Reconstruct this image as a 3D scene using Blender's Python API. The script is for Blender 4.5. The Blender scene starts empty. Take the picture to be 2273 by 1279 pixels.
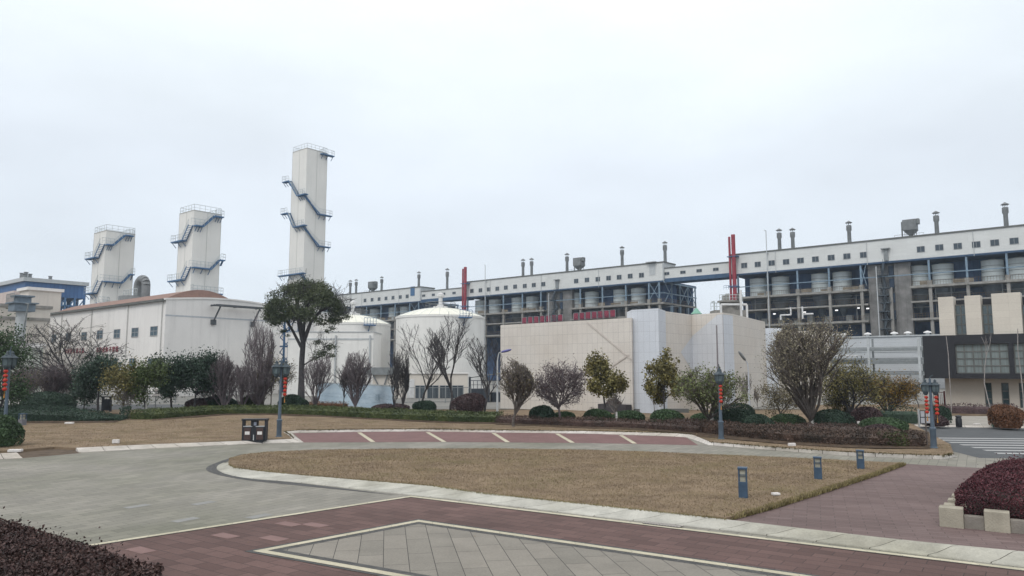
import bpy, bmesh, math, random
import numpy as np
from mathutils import Vector, Matrix
from mathutils.geometry import delaunay_2d_cdt

# ------------------------------------------------------------------ camera, sky, sun, exposure
SC = bpy.context.scene
COL = SC.collection
H = 3.4                                   # the photographer stands on raised steps
FPX, CX, CY = 1650.0, 1136.5, 639.5
PITCH = math.atan(182.5 / FPX)
cam_d = bpy.data.cameras.new('camera')
cam = bpy.data.objects.new('camera', cam_d)
COL.objects.link(cam)
cam.location = (0, 0, H)
cam.rotation_euler = (math.radians(90) + PITCH, 0, 0)
cam_d.sensor_width = 36
cam_d.lens = FPX / 2273 * 36
cam_d.clip_start = 0.1
cam_d.clip_end = 6000
SC.camera = cam
SC.view_settings.view_transform = 'Standard'
SC.view_settings.look = 'None'
SC.view_settings.exposure = 0.06
SC.view_settings.gamma = 1.0
SC.cycles.use_denoising = True
SC.cycles.max_bounces = 6
SC.cycles.transparent_max_bounces = 8

world = bpy.data.worlds.new("World")
SC.world = world
world.use_nodes = True
wn, wl = world.node_tree.nodes, world.node_tree.links
wn.clear()
SUN_EL, SUN_AZ = math.radians(48), math.radians(-150)
wo = wn.new('ShaderNodeOutputWorld')
sky = wn.new('ShaderNodeTexSky')
sky.sky_type = 'NISHITA'
sky.sun_disc = False
sky.sun_elevation = SUN_EL
sky.sun_rotation = SUN_AZ
bg1 = wn.new('ShaderNodeBackground'); bg1.inputs['Strength'].default_value = 0.05
wl.new(sky.outputs[0], bg1.inputs[0])
tc = wn.new('ShaderNodeTexCoord')
sep = wn.new('ShaderNodeSeparateXYZ'); wl.new(tc.outputs['Generated'], sep.inputs[0])
ramp = wn.new('ShaderNodeValToRGB'); wl.new(sep.outputs['Z'], ramp.inputs[0])
cr = ramp.color_ramp
cr.elements[0].position = 0.0; cr.elements[0].color = (0.715, 0.765, 0.825, 1)
cr.elements[1].position = 1.0; cr.elements[1].color = (1.0, 1.0, 1.0, 1)
for p, c in ((0.12, (0.675, 0.735, 0.80)), (0.26, (0.70, 0.757, 0.825)), (0.40, (0.815, 0.88, 0.925)), (0.6, (0.96, 0.98, 0.99))):
    e = cr.elements.new(p); e.color = c + (1,)
mp = wn.new('ShaderNodeMapping'); mp.inputs['Scale'].default_value = (1.0, 1.0, 2.6)
wl.new(tc.outputs['Generated'], mp.inputs[0])
nz = wn.new('ShaderNodeTexNoise'); nz.inputs['Scale'].default_value = 2.2; nz.inputs['Detail'].default_value = 5; nz.inputs['Roughness'].default_value = 0.5
wl.new(mp.outputs[0], nz.inputs[0])
mr = wn.new('ShaderNodeMapRange'); mr.inputs[1].default_value = 0.35; mr.inputs[2].default_value = 0.65
mr.inputs[3].default_value = 0.93; mr.inputs[4].default_value = 1.07
wl.new(nz.outputs[0], mr.inputs[0])
mx = wn.new('ShaderNodeVectorMath'); mx.operation = 'SCALE'
wl.new(ramp.outputs[0], mx.inputs[0]); wl.new(mr.outputs[0], mx.inputs['Scale'])
bg2 = wn.new('ShaderNodeBackground'); bg2.inputs['Strength'].default_value = 1.25
wl.new(mx.outputs[0], bg2.inputs[0])
ms = wn.new('ShaderNodeMixShader'); ms.inputs[0].default_value = 0.90
wl.new(bg1.outputs[0], ms.inputs[1]); wl.new(bg2.outputs[0], ms.inputs[2]); wl.new(ms.outputs[0], wo.inputs[0])

sd = bpy.data.lights.new('sun', 'SUN'); so = bpy.data.objects.new('sun', sd); COL.objects.link(so)
sd.energy = 1.25; sd.angle = math.radians(25); sd.color = (1.0, 0.97, 0.93)
v = Vector((math.sin(SUN_AZ) * math.cos(SUN_EL), math.cos(SUN_AZ) * math.cos(SUN_EL), math.sin(SUN_EL)))
so.rotation_euler = v.to_track_quat('Z', 'Y').to_euler()

# ------------------------------------------------------------------ measuring helpers (photo pixels of the reference -> metres)
cp_, sp_ = math.cos(PITCH), math.sin(PITCH)
def ray(px, py):
    a, b = px - CX, CY - py
    return Vector((a, cp_ * FPX - sp_ * b, sp_ * FPX + cp_ * b))
def at(px, py, Y):
    r = ray(px, py); s = Y / r.y
    return Vector((r.x * s, Y, H + r.z * s))
def G(px, py, z=0.0):
    r = ray(px, py); s = (z - H) / r.z
    return Vector((r.x * s, r.y * s, z))
ANG = -math.atan2(1650, 2002)             # the whole works stands on one grid
def hit(px, py, O, w=0.0, ang=ANG, face='x'):
    """ray against the vertical plane through O: along local x (face 'x', offset w in local y) or along local y"""
    dx = Vector((math.cos(ang), math.sin(ang))); dy = Vector((-math.sin(ang), math.cos(ang)))
    if face == 'y': dx, dy = dy, dx
    r = ray(px, py)
    n = dy
    t = (Vector((O[0], O[1])).dot(n) + w) / (r.x * n.x + r.y * n.y)
    p = Vector((r.x * t, r.y * t))
    return (p - Vector((O[0], O[1]))).dot(dx), H + r.z * t

# ------------------------------------------------------------------ materials
MATS = {}
def mat(name, col, rough=0.8, metal=0.0, var=0.12, scale=3.0, stretch=(1, 1, 1), bump=0.0, bscale=None, spec=0.3, island=0.0, col2=None, detail=6, grime=0.0, patch=None, pscale=.35):
    if name in MATS: return MATS[name]
    m = bpy.data.materials.new(name); m.use_nodes = True
    n, l = m.node_tree.nodes, m.node_tree.links
    b = n['Principled BSDF']
    b.inputs['Roughness'].default_value = rough
    b.inputs['Metallic'].default_value = metal
    b.inputs['Specular IOR Level'].default_value = spec
    t = n.new('ShaderNodeTexCoord')
    mpn = n.new('ShaderNodeMapping'); mpn.inputs['Scale'].default_value = stretch
    l.new(t.outputs['Object'], mpn.inputs[0])
    nn = n.new('ShaderNodeTexNoise'); nn.inputs['Scale'].default_value = scale; nn.inputs['Detail'].default_value = detail; nn.inputs['Roughness'].default_value = 0.6
    l.new(mpn.outputs[0], nn.inputs[0])
    rp = n.new('ShaderNodeValToRGB'); l.new(nn.outputs[0], rp.inputs[0])
    c2 = col2 or tuple(min(1, c * (1 + var)) for c in col)
    c1 = tuple(c * (1 - var) for c in col)
    rp.color_ramp.elements[0].position = 0.32; rp.color_ramp.elements[0].color = (*c1, 1)
    rp.color_ramp.elements[1].position = 0.68; rp.color_ramp.elements[1].color = (*c2, 1)
    out = rp.outputs[0]
    if island:
        g = n.new('ShaderNodeNewGeometry')
        r2 = n.new('ShaderNodeMapRange'); r2.inputs[3].default_value = 1 - island; r2.inputs[4].default_value = 1 + island
        l.new(g.outputs['Random Per Island'], r2.inputs[0])
        s = n.new('ShaderNodeVectorMath'); s.operation = 'SCALE'
        l.new(out, s.inputs[0]); l.new(r2.outputs[0], s.inputs['Scale']); out = s.outputs[0]
    if patch:                              # worn or greener areas
        n7 = n.new('ShaderNodeTexNoise'); n7.inputs['Scale'].default_value = pscale; n7.inputs['Detail'].default_value = 6; n7.inputs['Roughness'].default_value = .6
        l.new(t.outputs['Object'], n7.inputs[0])
        r7 = n.new('ShaderNodeMapRange'); r7.inputs[1].default_value = .50; r7.inputs[2].default_value = .66; r7.inputs[3].default_value = 0; r7.inputs[4].default_value = .75
        l.new(n7.outputs[0], r7.inputs[0])
        m7 = n.new('ShaderNodeMixRGB'); m7.inputs[2].default_value = (*patch,1); l.new(r7.outputs[0], m7.inputs[0]); l.new(out, m7.inputs[1]); out = m7.outputs[0]
    if grime:                              # rain streaks running down the wall
        m2 = n.new('ShaderNodeMapping'); m2.inputs['Scale'].default_value = (1.3, 1.3, 0.07)
        l.new(t.outputs['Object'], m2.inputs[0])
        n2 = n.new('ShaderNodeTexNoise'); n2.inputs['Scale'].default_value = 1.0; n2.inputs['Detail'].default_value = 8; n2.inputs['Roughness'].default_value = 0.7
        l.new(m2.outputs[0], n2.inputs[0])
        r3 = n.new('ShaderNodeMapRange'); r3.inputs[1].default_value = 0.5; r3.inputs[2].default_value = 0.78; r3.inputs[3].default_value = 1.0; r3.inputs[4].default_value = 1 - grime
        l.new(n2.outputs[0], r3.inputs[0])
        s3 = n.new('ShaderNodeVectorMath'); s3.operation = 'SCALE'
        l.new(out, s3.inputs[0]); l.new(r3.outputs[0], s3.inputs['Scale']); out = s3.outputs[0]
    l.new(out, b.inputs['Base Color'])
    if bump:
        bn = n.new('ShaderNodeTexNoise'); bn.inputs['Scale'].default_value = bscale or scale * 6; bn.inputs['Detail'].default_value = 4
        l.new(t.outputs['Object'], bn.inputs[0])
        bp = n.new('ShaderNodeBump'); bp.inputs['Strength'].default_value = bump; bp.inputs['Distance'].default_value = 0.02
        l.new(bn.outputs[0], bp.inputs['Height']); l.new(bp.outputs[0], b.inputs['Normal'])
    MATS[name] = m
    return m

def brick_mat(name, c1, c2, mortar, bw, bh, rot=0.0, msize=0.006, offset=0.5, rough=0.8, var=0.15, vscale=0.6, uv=False, bump=0.25, bias=0.0, light=None, stain=None):
    m = bpy.data.materials.new(name); m.use_nodes = True
    n, l = m.node_tree.nodes, m.node_tree.links
    b = n['Principled BSDF']; b.inputs['Roughness'].default_value = rough; b.inputs['Specular IOR Level'].default_value = 0.3
    t = n.new('ShaderNodeTexCoord')
    mpn = n.new('ShaderNodeMapping'); mpn.inputs['Rotation'].default_value = (0, 0, rot)
    l.new(t.outputs['UV' if uv else 'Object'], mpn.inputs[0])
    br = n.new('ShaderNodeTexBrick')
    br.inputs['Scale'].default_value = 1; br.inputs['Brick Width'].default_value = bw; br.inputs['Row Height'].default_value = bh
    br.inputs['Mortar Size'].default_value = msize; br.inputs['Mortar Smooth'].default_value = 0.3; br.inputs['Bias'].default_value = bias
    br.offset = offset
    br.inputs['Color1'].default_value = (*c1, 1); br.inputs['Color2'].default_value = (*c2, 1); br.inputs['Mortar'].default_value = (*mortar, 1)
    l.new(mpn.outputs[0], br.inputs[0])
    out = br.outputs['Color']
    nn = n.new('ShaderNodeTexNoise'); nn.inputs['Scale'].default_value = vscale; nn.inputs['Detail'].default_value = 7; nn.inputs['Roughness'].default_value = 0.65
    l.new(t.outputs['Object'], nn.inputs[0])
    r2 = n.new('ShaderNodeMapRange'); r2.inputs[1].default_value = 0.3; r2.inputs[2].default_value = 0.7; r2.inputs[3].default_value = 1 - var; r2.inputs[4].default_value = 1 + var
    l.new(nn.outputs[0], r2.inputs[0])
    s = n.new('ShaderNodeVectorMath'); s.operation = 'SCALE'
    l.new(out, s.inputs[0]); l.new(r2.outputs[0], s.inputs['Scale']); out = s.outputs[0]
    nf = n.new('ShaderNodeTexNoise'); nf.inputs['Scale'].default_value = 28; nf.inputs['Detail'].default_value = 3
    l.new(t.outputs['Object'], nf.inputs[0])
    r4 = n.new('ShaderNodeMapRange'); r4.inputs[1].default_value = 0.3; r4.inputs[2].default_value = 0.7; r4.inputs[3].default_value = 0.9; r4.inputs[4].default_value = 1.1
    l.new(nf.outputs[0], r4.inputs[0])
    s4 = n.new('ShaderNodeVectorMath'); s4.operation = 'SCALE'
    l.new(out, s4.inputs[0]); l.new(r4.outputs[0], s4.inputs['Scale']); out = s4.outputs[0]
    if stain:                              # larger stains and moss in patches
        n5 = n.new('ShaderNodeTexNoise'); n5.inputs['Scale'].default_value = 0.22; n5.inputs['Detail'].default_value = 5
        l.new(t.outputs['Object'], n5.inputs[0])
        r5 = n.new('ShaderNodeMapRange'); r5.inputs[1].default_value = 0.42; r5.inputs[2].default_value = 0.68; r5.inputs[3].default_value = 0; r5.inputs[4].default_value = 0.75
        l.new(n5.outputs[0], r5.inputs[0])
        m5 = n.new('ShaderNodeMixRGB'); m5.blend_type = 'MULTIPLY'; m5.inputs[2].default_value = (*stain, 1)
        l.new(r5.outputs[0], m5.inputs[0]); l.new(out, m5.inputs[1]); out = m5.outputs[0]
    l.new(out, b.inputs['Base Color'])
    if bump:
        bp = n.new('ShaderNodeBump'); bp.inputs['Strength'].default_value = bump; bp.inputs['Distance'].default_value = 0.01; bp.invert = True
        l.new(br.outputs['Fac'], bp.inputs['Height']); l.new(bp.outputs[0], b.inputs['Normal'])
    MATS[name] = m
    return m

# ------------------------------------------------------------------ mesh helpers
class MB:
    def __init__(s): s.v = []; s.f = []; s.uv = {}
    def quad(s, pts, uv=None):
        b = len(s.v); s.v += [tuple(p) for p in pts]; s.f.append(tuple(range(b, b + len(pts))))
        if uv: s.uv[len(s.f) - 1] = uv
        return s
    def box(s, x0, x1, y0, y1, z0, z1):
        b = len(s.v)
        s.v += [(x0,y0,z0),(x1,y0,z0),(x1,y1,z0),(x0,y1,z0),(x0,y0,z1),(x1,y0,z1),(x1,y1,z1),(x0,y1,z1)]
        s.f += [tuple(b + i for i in q) for q in ((3,2,1,0),(4,5,6,7),(0,1,5,4),(1,2,6,5),(2,3,7,6),(3,0,4,7))]
        return s
    def cbox(s, c, w, d, h): return s.box(c[0]-w/2, c[0]+w/2, c[1]-d/2, c[1]+d/2, c[2]-h/2, c[2]+h/2)
    def tube(s, p0, p1, r0, r1=None, n=6, caps=True):
        r1 = r0 if r1 is None else r1
        p0, p1 = Vector(p0), Vector(p1); d = p1 - p0
        if d.length < 1e-6: return s
        d.normalize()
        a = d.cross(Vector((0,0,1)) if abs(d.z) < 0.95 else Vector((1,0,0))).normalized(); c = d.cross(a)
        b = len(s.v)
        for p, r in ((p0, r0), (p1, r1)):
            for i in range(n):
                t = 2*math.pi*i/n
                s.v.append(tuple(p + a*(math.cos(t)*r) + c*(math.sin(t)*r)))
        for i in range(n):
            j = (i+1) % n
            s.f.append((b+i, b+j, b+n+j, b+n+i))
        if caps: s.f.append(tuple(b+i for i in reversed(range(n)))); s.f.append(tuple(b+n+i for i in range(n)))
        return s
    def poly(s, pts, r, n=6):
        for a, b in zip(pts[:-1], pts[1:]): s.tube(a, b, r, r, n)
        return s
    def bar(s, p0, p1, w, h):
        """rectangular bar between two points, w wide sideways and h high"""
        p0, p1 = Vector(p0), Vector(p1); d = (p1-p0).normalized()
        a = d.cross(Vector((0,0,1)))
        a = a.normalized() if a.length > 1e-4 else Vector((1,0,0))
        c = a.cross(d).normalized(); b = len(s.v)
        for p in (p0, p1):
            for i, j in ((-1,-1),(1,-1),(1,1),(-1,1)): s.v.append(tuple(p + a*(i*w/2) + c*(j*h/2)))
        s.f += [tuple(b+i for i in q) for q in ((0,1,2,3),(7,6,5,4),(0,4,5,1),(1,5,6,2),(2,6,7,3),(3,7,4,0))]
        return s
    def lathe(s, prof, c=(0,0,0), n=24, a0=0.0, caps=True):
        b = len(s.v)
        for r, z in prof:
            for i in range(n):
                t = a0 + 2*math.pi*i/n
                s.v.append((c[0]+r*math.cos(t), c[1]+r*math.sin(t), c[2]+z))
        for k in range(len(prof)-1):
            for i in range(n):
                j = (i+1) % n
                s.f.append((b+k*n+i, b+k*n+j, b+(k+1)*n+j, b+(k+1)*n+i))
        if caps:
            s.f.append(tuple(b+i for i in reversed(range(n)))); s.f.append(tuple(b+(len(prof)-1)*n+i for i in range(n)))
        return s
    def prism(s, pts, z0, z1, wrap_uv=False, bottom=True):
        b = len(s.v); n = len(pts)
        s.v += [(p[0],p[1],z0) for p in pts] + [(p[0],p[1],z1) for p in pts]
        dist = 0
        for i in range(n):
            j = (i+1) % n
            s.f.append((b+i, b+j, b+n+j, b+n+i))
            L = math.dist(pts[i][:2], pts[j][:2])
            if wrap_uv: s.uv[len(s.f)-1] = [(dist,z0),(dist+L,z0),(dist+L,z1),(dist,z1)]
            dist += L
        s.f.append(tuple(b+n+i for i in range(n)))
        if bottom: s.f.append(tuple(b+i for i in reversed(range(n))))
        return s
    def build(s, name, m, parent=None, smooth=False, loc=None, bevel=0):
        me = bpy.data.meshes.new(name); me.from_pydata(s.v, [], s.f); me.update()
        if s.uv:
            ul = me.uv_layers.new(name='UVMap')
            for fi, uv in s.uv.items():
                p = me.polygons[fi]
                for k, li in enumerate(p.loop_indices): ul.data[li].uv = uv[k]
        if smooth:
            me.polygons.foreach_set('use_smooth', [True]*len(me.polygons)); me.set_sharp_from_angle(angle=math.radians(40))
        o = bpy.data.objects.new(name, me); COL.objects.link(o)
        if m: me.materials.append(m)
        if parent: o.parent = parent
        if loc: o.location = loc
        if bevel:
            bv = o.modifiers.new('bevel', 'BEVEL'); bv.width = bevel; bv.segments = 2; bv.limit_method = 'ANGLE'
        return o

def npmesh(name, V, F, m, parent=None, mats=None, idx=None):
    """V (n,3); F (k,4) or (k,3) arrays"""
    me = bpy.data.meshes.new(name)
    k, q = F.shape
    me.vertices.add(len(V)); me.vertices.foreach_set('co', V.astype(np.float32).ravel())
    me.loops.add(k*q); me.loops.foreach_set('vertex_index', F.astype(np.int32).ravel())
    me.polygons.add(k); me.polygons.foreach_set('loop_start', np.arange(0, k*q, q, dtype=np.int32))
    me.polygons.foreach_set('loop_total', np.full(k, q, dtype=np.int32))
    me.materials.append(m)
    me.update(calc_edges=True)
    o = bpy.data.objects.new(name, me); COL.objects.link(o)
    if parent: o.parent = parent
    return o

def tag(o, label, cat, group=None):
    o['label'] = label; o['category'] = cat
    if group: o['group'] = group
    return o
def empty(name, loc, rz=0.0, label=None, cat=None, group=None):
    o = bpy.data.objects.new(name, None); COL.objects.link(o); o.location = loc; o.rotation_euler = (0,0,rz)
    o.empty_display_size = 0.3
    if label: tag(o, label, cat, group)
    return o
def struct(o, kind='structure'): o['kind'] = kind; return o
def copy_tree(o, parent=None):
    c = o.copy(); COL.objects.link(c); c.parent = parent
    for ch in list(o.children): copy_tree(ch, c)
    return c
def text_mesh(name, body, size, m, parent, depth=0.02):
    cu = bpy.data.curves.new(name, 'FONT'); cu.body = body; cu.size = size; cu.extrude = depth; cu.align_x = 'CENTER'; cu.align_y = 'CENTER'
    cu.resolution_u = 3
    o = bpy.data.objects.new(name + '_tmp', cu); COL.objects.link(o)
    dg = bpy.context.evaluated_depsgraph_get()
    me = bpy.data.meshes.new_from_object(o.evaluated_get(dg))
    bpy.data.objects.remove(o)
    me.materials.clear(); me.materials.append(m)
    r = bpy.data.objects.new(name, me); COL.objects.link(r); r.parent = parent
    return r

# ------------------------------------------------------------------ leaves, hedges, bushes and trees
def leaf_arrays(P, size, rng, aspect=0.55, flat=0.0, N=None):
    """rhombic leaves at points P (n,3) -> V,F"""
    n = len(P)
    d = rng.normal(size=(n,3))
    if flat: d[:,2] *= (1-flat)
    if N is not None: d = d*0.8 + np.cross(N, rng.normal(size=(n,3)))*0.8
    d /= np.linalg.norm(d, axis=1, keepdims=True)+1e-9
    e = np.cross(d, rng.normal(size=(n,3))); e /= np.linalg.norm(e, axis=1, keepdims=True)+1e-9
    s = size*rng.uniform(0.6, 1.3, size=(n,1))
    w = s*aspect
    V = np.stack([P - d*s/2, P + e*w/2, P + d*s/2, P - e*w/2], axis=1).reshape(-1,3)
    F = np.arange(4*n).reshape(n,4)
    return V, F

def lump(rng, k=9):
    A = rng.normal(size=(k,3)); A /= np.linalg.norm(A,axis=1,keepdims=True); w = rng.uniform(-1,1,size=k); f = rng.uniform(2,5,size=k); ph = rng.uniform(0,6,size=k)
    return lambda D: sum(w[i]*np.sin(f[i]*(D@A[i])+ph[i]) for i in range(k))/math.sqrt(k)

def bush(loc, rx, ry, h, leaf_m, core_m, seed, n=3500, size=0.09, label='', rough=0.10, name='round_bush', cat='bush', group=None, flat_top=0.0):
    rng = np.random.default_rng(seed)
    root = empty(name, loc, rng.uniform(0,6.28) if abs(rx-ry) < .3 else 0, label, cat, group)
    lf = lump(rng)
    D = rng.normal(size=(n,3)); D[:,2] = np.abs(D[:,2])*1.0 - 0.25; D /= np.linalg.norm(D,axis=1,keepdims=True)
    R = 1 + rough*lf(D) + rng.uniform(-0.10, 0.045, size=n)
    # squash to a dome with side skirts
    zc = h*0.42
    P = D*R[:,None]*np.array([rx, ry, 1.0]); z = D[:,2]*R
    P[:,2] = np.where(z > 0, zc + z*(h-zc), zc + z*zc*3.2)
    P = P[P[:,2] > 0.01]
    if flat_top: P[:,2] = np.minimum(P[:,2], h*(1-flat_top) + rng.uniform(-.05,.06,size=len(P))*h)
    V, F = leaf_arrays(P, size, rng)
    npmesh('foliage', V, F, leaf_m, root)
    b = MB(); b.lathe([(0.72,0.0),(0.86,0.18),(0.90,0.42),(0.78,0.70),(0.5,0.86),(0.02,0.93)], n=20)
    b.v = [(x*rx*.97, y*ry*.97, z*h*.96) for x,y,z in b.v]
    b.build('inner_branches', leaf_m, root, smooth=True)
    return root

def hedge(pts, width, h, leaf_m, core_m, seed, dens=330, size=0.07, label='', name='hedge', cat='hedge', hvar=0.16, zbase=0.0, taper=0.0):
    """pts: front foot line (x,y); the hedge lies behind it (greater y)"""
    rng = np.random.default_rng(seed)
    o = Vector(pts[0]).to_2d() if len(pts[0]) == 3 else Vector(pts[0])
    root = empty(name, (o.x, o.y, zbase), 0, label, cat)
    Q = [Vector((p[0]-o.x, p[1]-o.y)) for p in pts]
    core = MB(); allP = []
    lf = lump(rng, 12)
    secs = []
    for i, q in enumerate(Q):
        d = (Q[min(i+1,len(Q)-1)] - Q[max(i-1,0)]).normalized(); nrm = Vector((-d.y, d.x))
        if nrm.y < 0: nrm = -nrm
        secs.append((q, nrm))
    prof = [(0.10,0.0),(0.09,0.66),(0.24,0.86),(0.78,0.86),(0.92,0.66),(0.90,0.0)]
    b = len(core.v); k = len(prof)
    xe = Q[-1].x
    def tp(x): return np.clip((xe-x)/taper, .22, 1.0) if taper else 1.0+0*x
    for q, nr in secs:
        for a, z in prof: core.v.append((q.x+nr.x*a*width, q.y+nr.y*a*width, z*h*0.93*float(tp(q.x))))
    for i in range(len(secs)-1):
        for j in range(k-1): core.f.append((i*k+j, (i+1)*k+j, (i+1)*k+j+1, i*k+j+1))
    core.f.append(tuple(range(k))); core.f.append(tuple(reversed([(len(secs)-1)*k+j for j in range(k)])))
    core.build('inner_branches', leaf_m, root)
    for i in range(len(secs)-1):
        (q0,n0),(q1,n1) = secs[i], secs[i+1]; L = (q1-q0).length
        n = int(L*(width*0.9+h*1.7)*dens)
        t = rng.uniform(0,1,n); u = rng.uniform(0,1,n)
        per = h*1.15 + width*0.8 + h*0.4
        s = u*per
        a = np.where(s < h*1.15, 0.02, np.where(s < h*1.15+width*.8, (s-h*1.15)/(width*.8), 1.0))
        z = np.where(s < h*1.15, s/1.15, np.where(s < h*1.15+width*.8, h, h-(s-h*1.15-width*.8)))
        z = np.where((a<0.12)&(z>h*.85), h*.9, z)
        x = q0.x + (q1.x-q0.x)*t + (n0.x+(n1.x-n0.x)*t)*a*width
        y = q0.y + (q1.y-q0.y)*t + (n0.y+(n1.y-n0.y)*t)*a*width
        P = np.stack([x,y,z],1) + rng.normal(size=(n,3))*0.05
        W = np.stack([x*0.9, y*0.9, z],1)
        P[:,2] *= (1 + hvar*lf(W))*tp(x)
        allP.append(P[P[:,2] > 0])
    # rounded ends
    for (q,nr), sgn in ((secs[0],-1),(secs[-1],1)):
        n = int(width*h*dens*1.3); a = rng.uniform(0,1,n); z = rng.uniform(0,h,n)
        dd = Vector((nr.y,-nr.x))*sgn
        P = np.stack([q.x+nr.x*a*width+dd.x*0.06, q.y+nr.y*a*width+dd.y*0.06, z],1) + rng.normal(size=(n,3))*0.05
        allP.append(P)
    V, F = leaf_arrays(np.concatenate(allP), size, rng)
    npmesh('foliage', V, F, leaf_m, root)
    return root

def tree(name, loc, ht, spread, seed, bark, label, leaf_m=None, style='vase', nleaf=0, leaf=0.14, trunk=0.3, r0=0.09, levels=4, twig=0.011,
         group=None, painted=0.0, cat='tree', kids=None, lean=(0,0), droop=0.0, reach=0.62, leafspread=0.22, zsplit=None, steps=None):
    """trunk to trunk*ht, then limbs; spread = crown radius; styles set the branch angles"""
    rnd = random.Random(seed); rng = np.random.default_rng(seed)
    root = empty(name, loc, 0, label, cat, group)
    tr, br = MB(), MB()
    tips = []
    st = {'vase': (0.42, 0.30, 0.10), 'round': (0.85, 0.62, 0.03), 'column': (0.16, 0.14, 0.25), 'spread': (0.95, 0.5, 0.02), 'umbrella': (0.60, 0.62, 0.03), 'upright': (0.30, 0.26, 0.16), 'broom': (0.34, 0.20, 0.14)}[style]
    cz = ht*(trunk + (1-trunk)*0.52); rzc = ht*(1-trunk)*0.58
    def rotated(d, ang, az):
        a = d.cross(Vector((0,0,1)) if abs(d.z) < 0.98 else Vector((1,0,0))).normalized(); c = d.cross(a).normalized()
        return (d*math.cos(ang) + (a*math.cos(az)+c*math.sin(az))*math.sin(ang)).normalized()
    def inside(p):
        zz = (p.z-cz)/rzc; zz *= 0.92+.16*math.sin(p.x*1.9+seed)*math.cos(p.y*1.7)
        if zz > 0: zz *= .8 + .35*abs(math.sin(p.x*2.3+seed*.7))
        if style == 'umbrella': return (p.x/spread)**2+(p.y/spread)**2 + (max(0,zz)**2) < 1.02
        return (p.x/spread)**2+(p.y/spread)**2+(zz**2) < 1.05
    def grow(p, d, L, r, lev):
        ns = 4 if lev <= 1 else 3
        pts = [p]; dd = d
        for i in range(ns):
            w = 0.10 + 0.05*lev
            dd = (dd + Vector((rnd.gauss(0,w), rnd.gauss(0,w), rnd.gauss(0,w)*0.6 + st[2] - droop*lev*0.06))).normalized()
            q = pts[-1] + dd*(L/ns)
            if lev > 0 and not inside(q) : 
                pts.append(pts[-1] + dd*(L/ns)*0.35); break
            pts.append(q)
        re = r*0.5 if lev < levels else r*0.6
        n = len(pts)-1
        for i in range(n):
            a = r + (re-r)*i/n; b_ = r + (re-r)*(i+1)/n
            (tr if lev == 0 else br).tube(pts[i], pts[i+1], max(a,twig), max(b_,twig*0.8), 7 if lev == 0 else (5 if lev == 1 else 3), caps=False)
        if lev >= levels:
            tips.extend(pts[1:]); return
        if lev >= levels-1: tips.extend(pts[1:])
        nk = (kids or (6,5,5,4,3))[min(lev, 4)]
        for k in range(nk):
            t = (0.95 if lev == 0 else 0.25 + 0.75*(k+0.6)/nk)
            if lev == 0: t = 1.0 - 0.22*rnd.random()
            f = t*n; i = min(int(f), n-1); q = pts[i].lerp(pts[i+1], f-i)
            ang = st[0]*rnd.uniform(0.45,1.25) if lev == 0 else st[1]*rnd.uniform(0.7,1.5)
            if lev == 0 and k == 0: ang *= 0.2
            az = rnd.uniform(0, 6.283) if lev else (k + rnd.uniform(-.3,.3))*6.283/nk
            dk = rotated(dd if lev == 0 else (pts[min(i+1,n)]-pts[i]).normalized(), ang, az)
            Lk = (ht*(1-trunk)*reach if lev == 0 else L*rnd.uniform(0.42,0.72))
            grow(q, dk, Lk, r*(0.55 if lev == 0 else 0.52)*rnd.uniform(0.8,1.1), lev+1)
    d0 = Vector((lean[0], lean[1], 1)).normalized()
    grow(Vector((0,0,-0.05)), d0, ht*trunk+0.05, r0, 0)
    # fit to the measured height and crown radius
    A_ = np.array(br.v); zmx = A_[:,2].max(); sz = ht/zmx
    x0, x1 = np.percentile(A_[:,0],1), np.percentile(A_[:,0],99); y0, y1 = np.percentile(A_[:,1],1), np.percentile(A_[:,1],99)
    sx = min(1.25,max(.6,2*spread/(x1-x0))); sy = min(1.25,max(.6,2*spread*.95/(y1-y0))); cx_, cy_ = (x0+x1)/2, (y0+y1)/2
    def fit(v_):
        k = max(0.0, v_[2])/zmx; w_ = sx if v_[2] > ht*trunk*.5 else 1+(sx-1)*max(0,v_[2])/(ht*trunk*.5+1e-6)
        return ((v_[0]-cx_*k)*w_, (v_[1]-cy_*k)*(w_/sx*sy if sx else 1), v_[2]*sz)
    br.v = [fit(q) for q in br.v]; tips = [Vector(fit(q)) for q in tips]
    def fit0(v_): q = fit(v_); k = max(0.0, v_[2])/zmx; return (v_[0]-cx_*k*sx, v_[1]-cy_*k*sy, v_[2]*sz) if v_[2] < ht*trunk*.5 else q
    tr.v = [fit(q) for q in tr.v]
    to = tr.build('trunk', bark, root, smooth=True)
    br.build('branches', bark, root)
    if painted:
        w = MB(); w.tube((0,0,0),(lean[0]*painted*.9,lean[1]*painted*.9,painted), r0*1.12, r0*1.02, 10, caps=False); w.build('lime_paint', MATS['limewash'], root, smooth=True)
    if leaf_m and nleaf:
        T = np.array([tuple(t) for t in tips]); T = T[T[:,2] > ht*trunk*0.6]
        k = rng.integers(0, len(T), nleaf)
        P = T[k] + rng.normal(size=(nleaf,3))*leafspread
        V, F = leaf_arrays(P, leaf, rng, aspect=0.6)
        npmesh('leaves', V, F, leaf_m, root)
    return root

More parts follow.
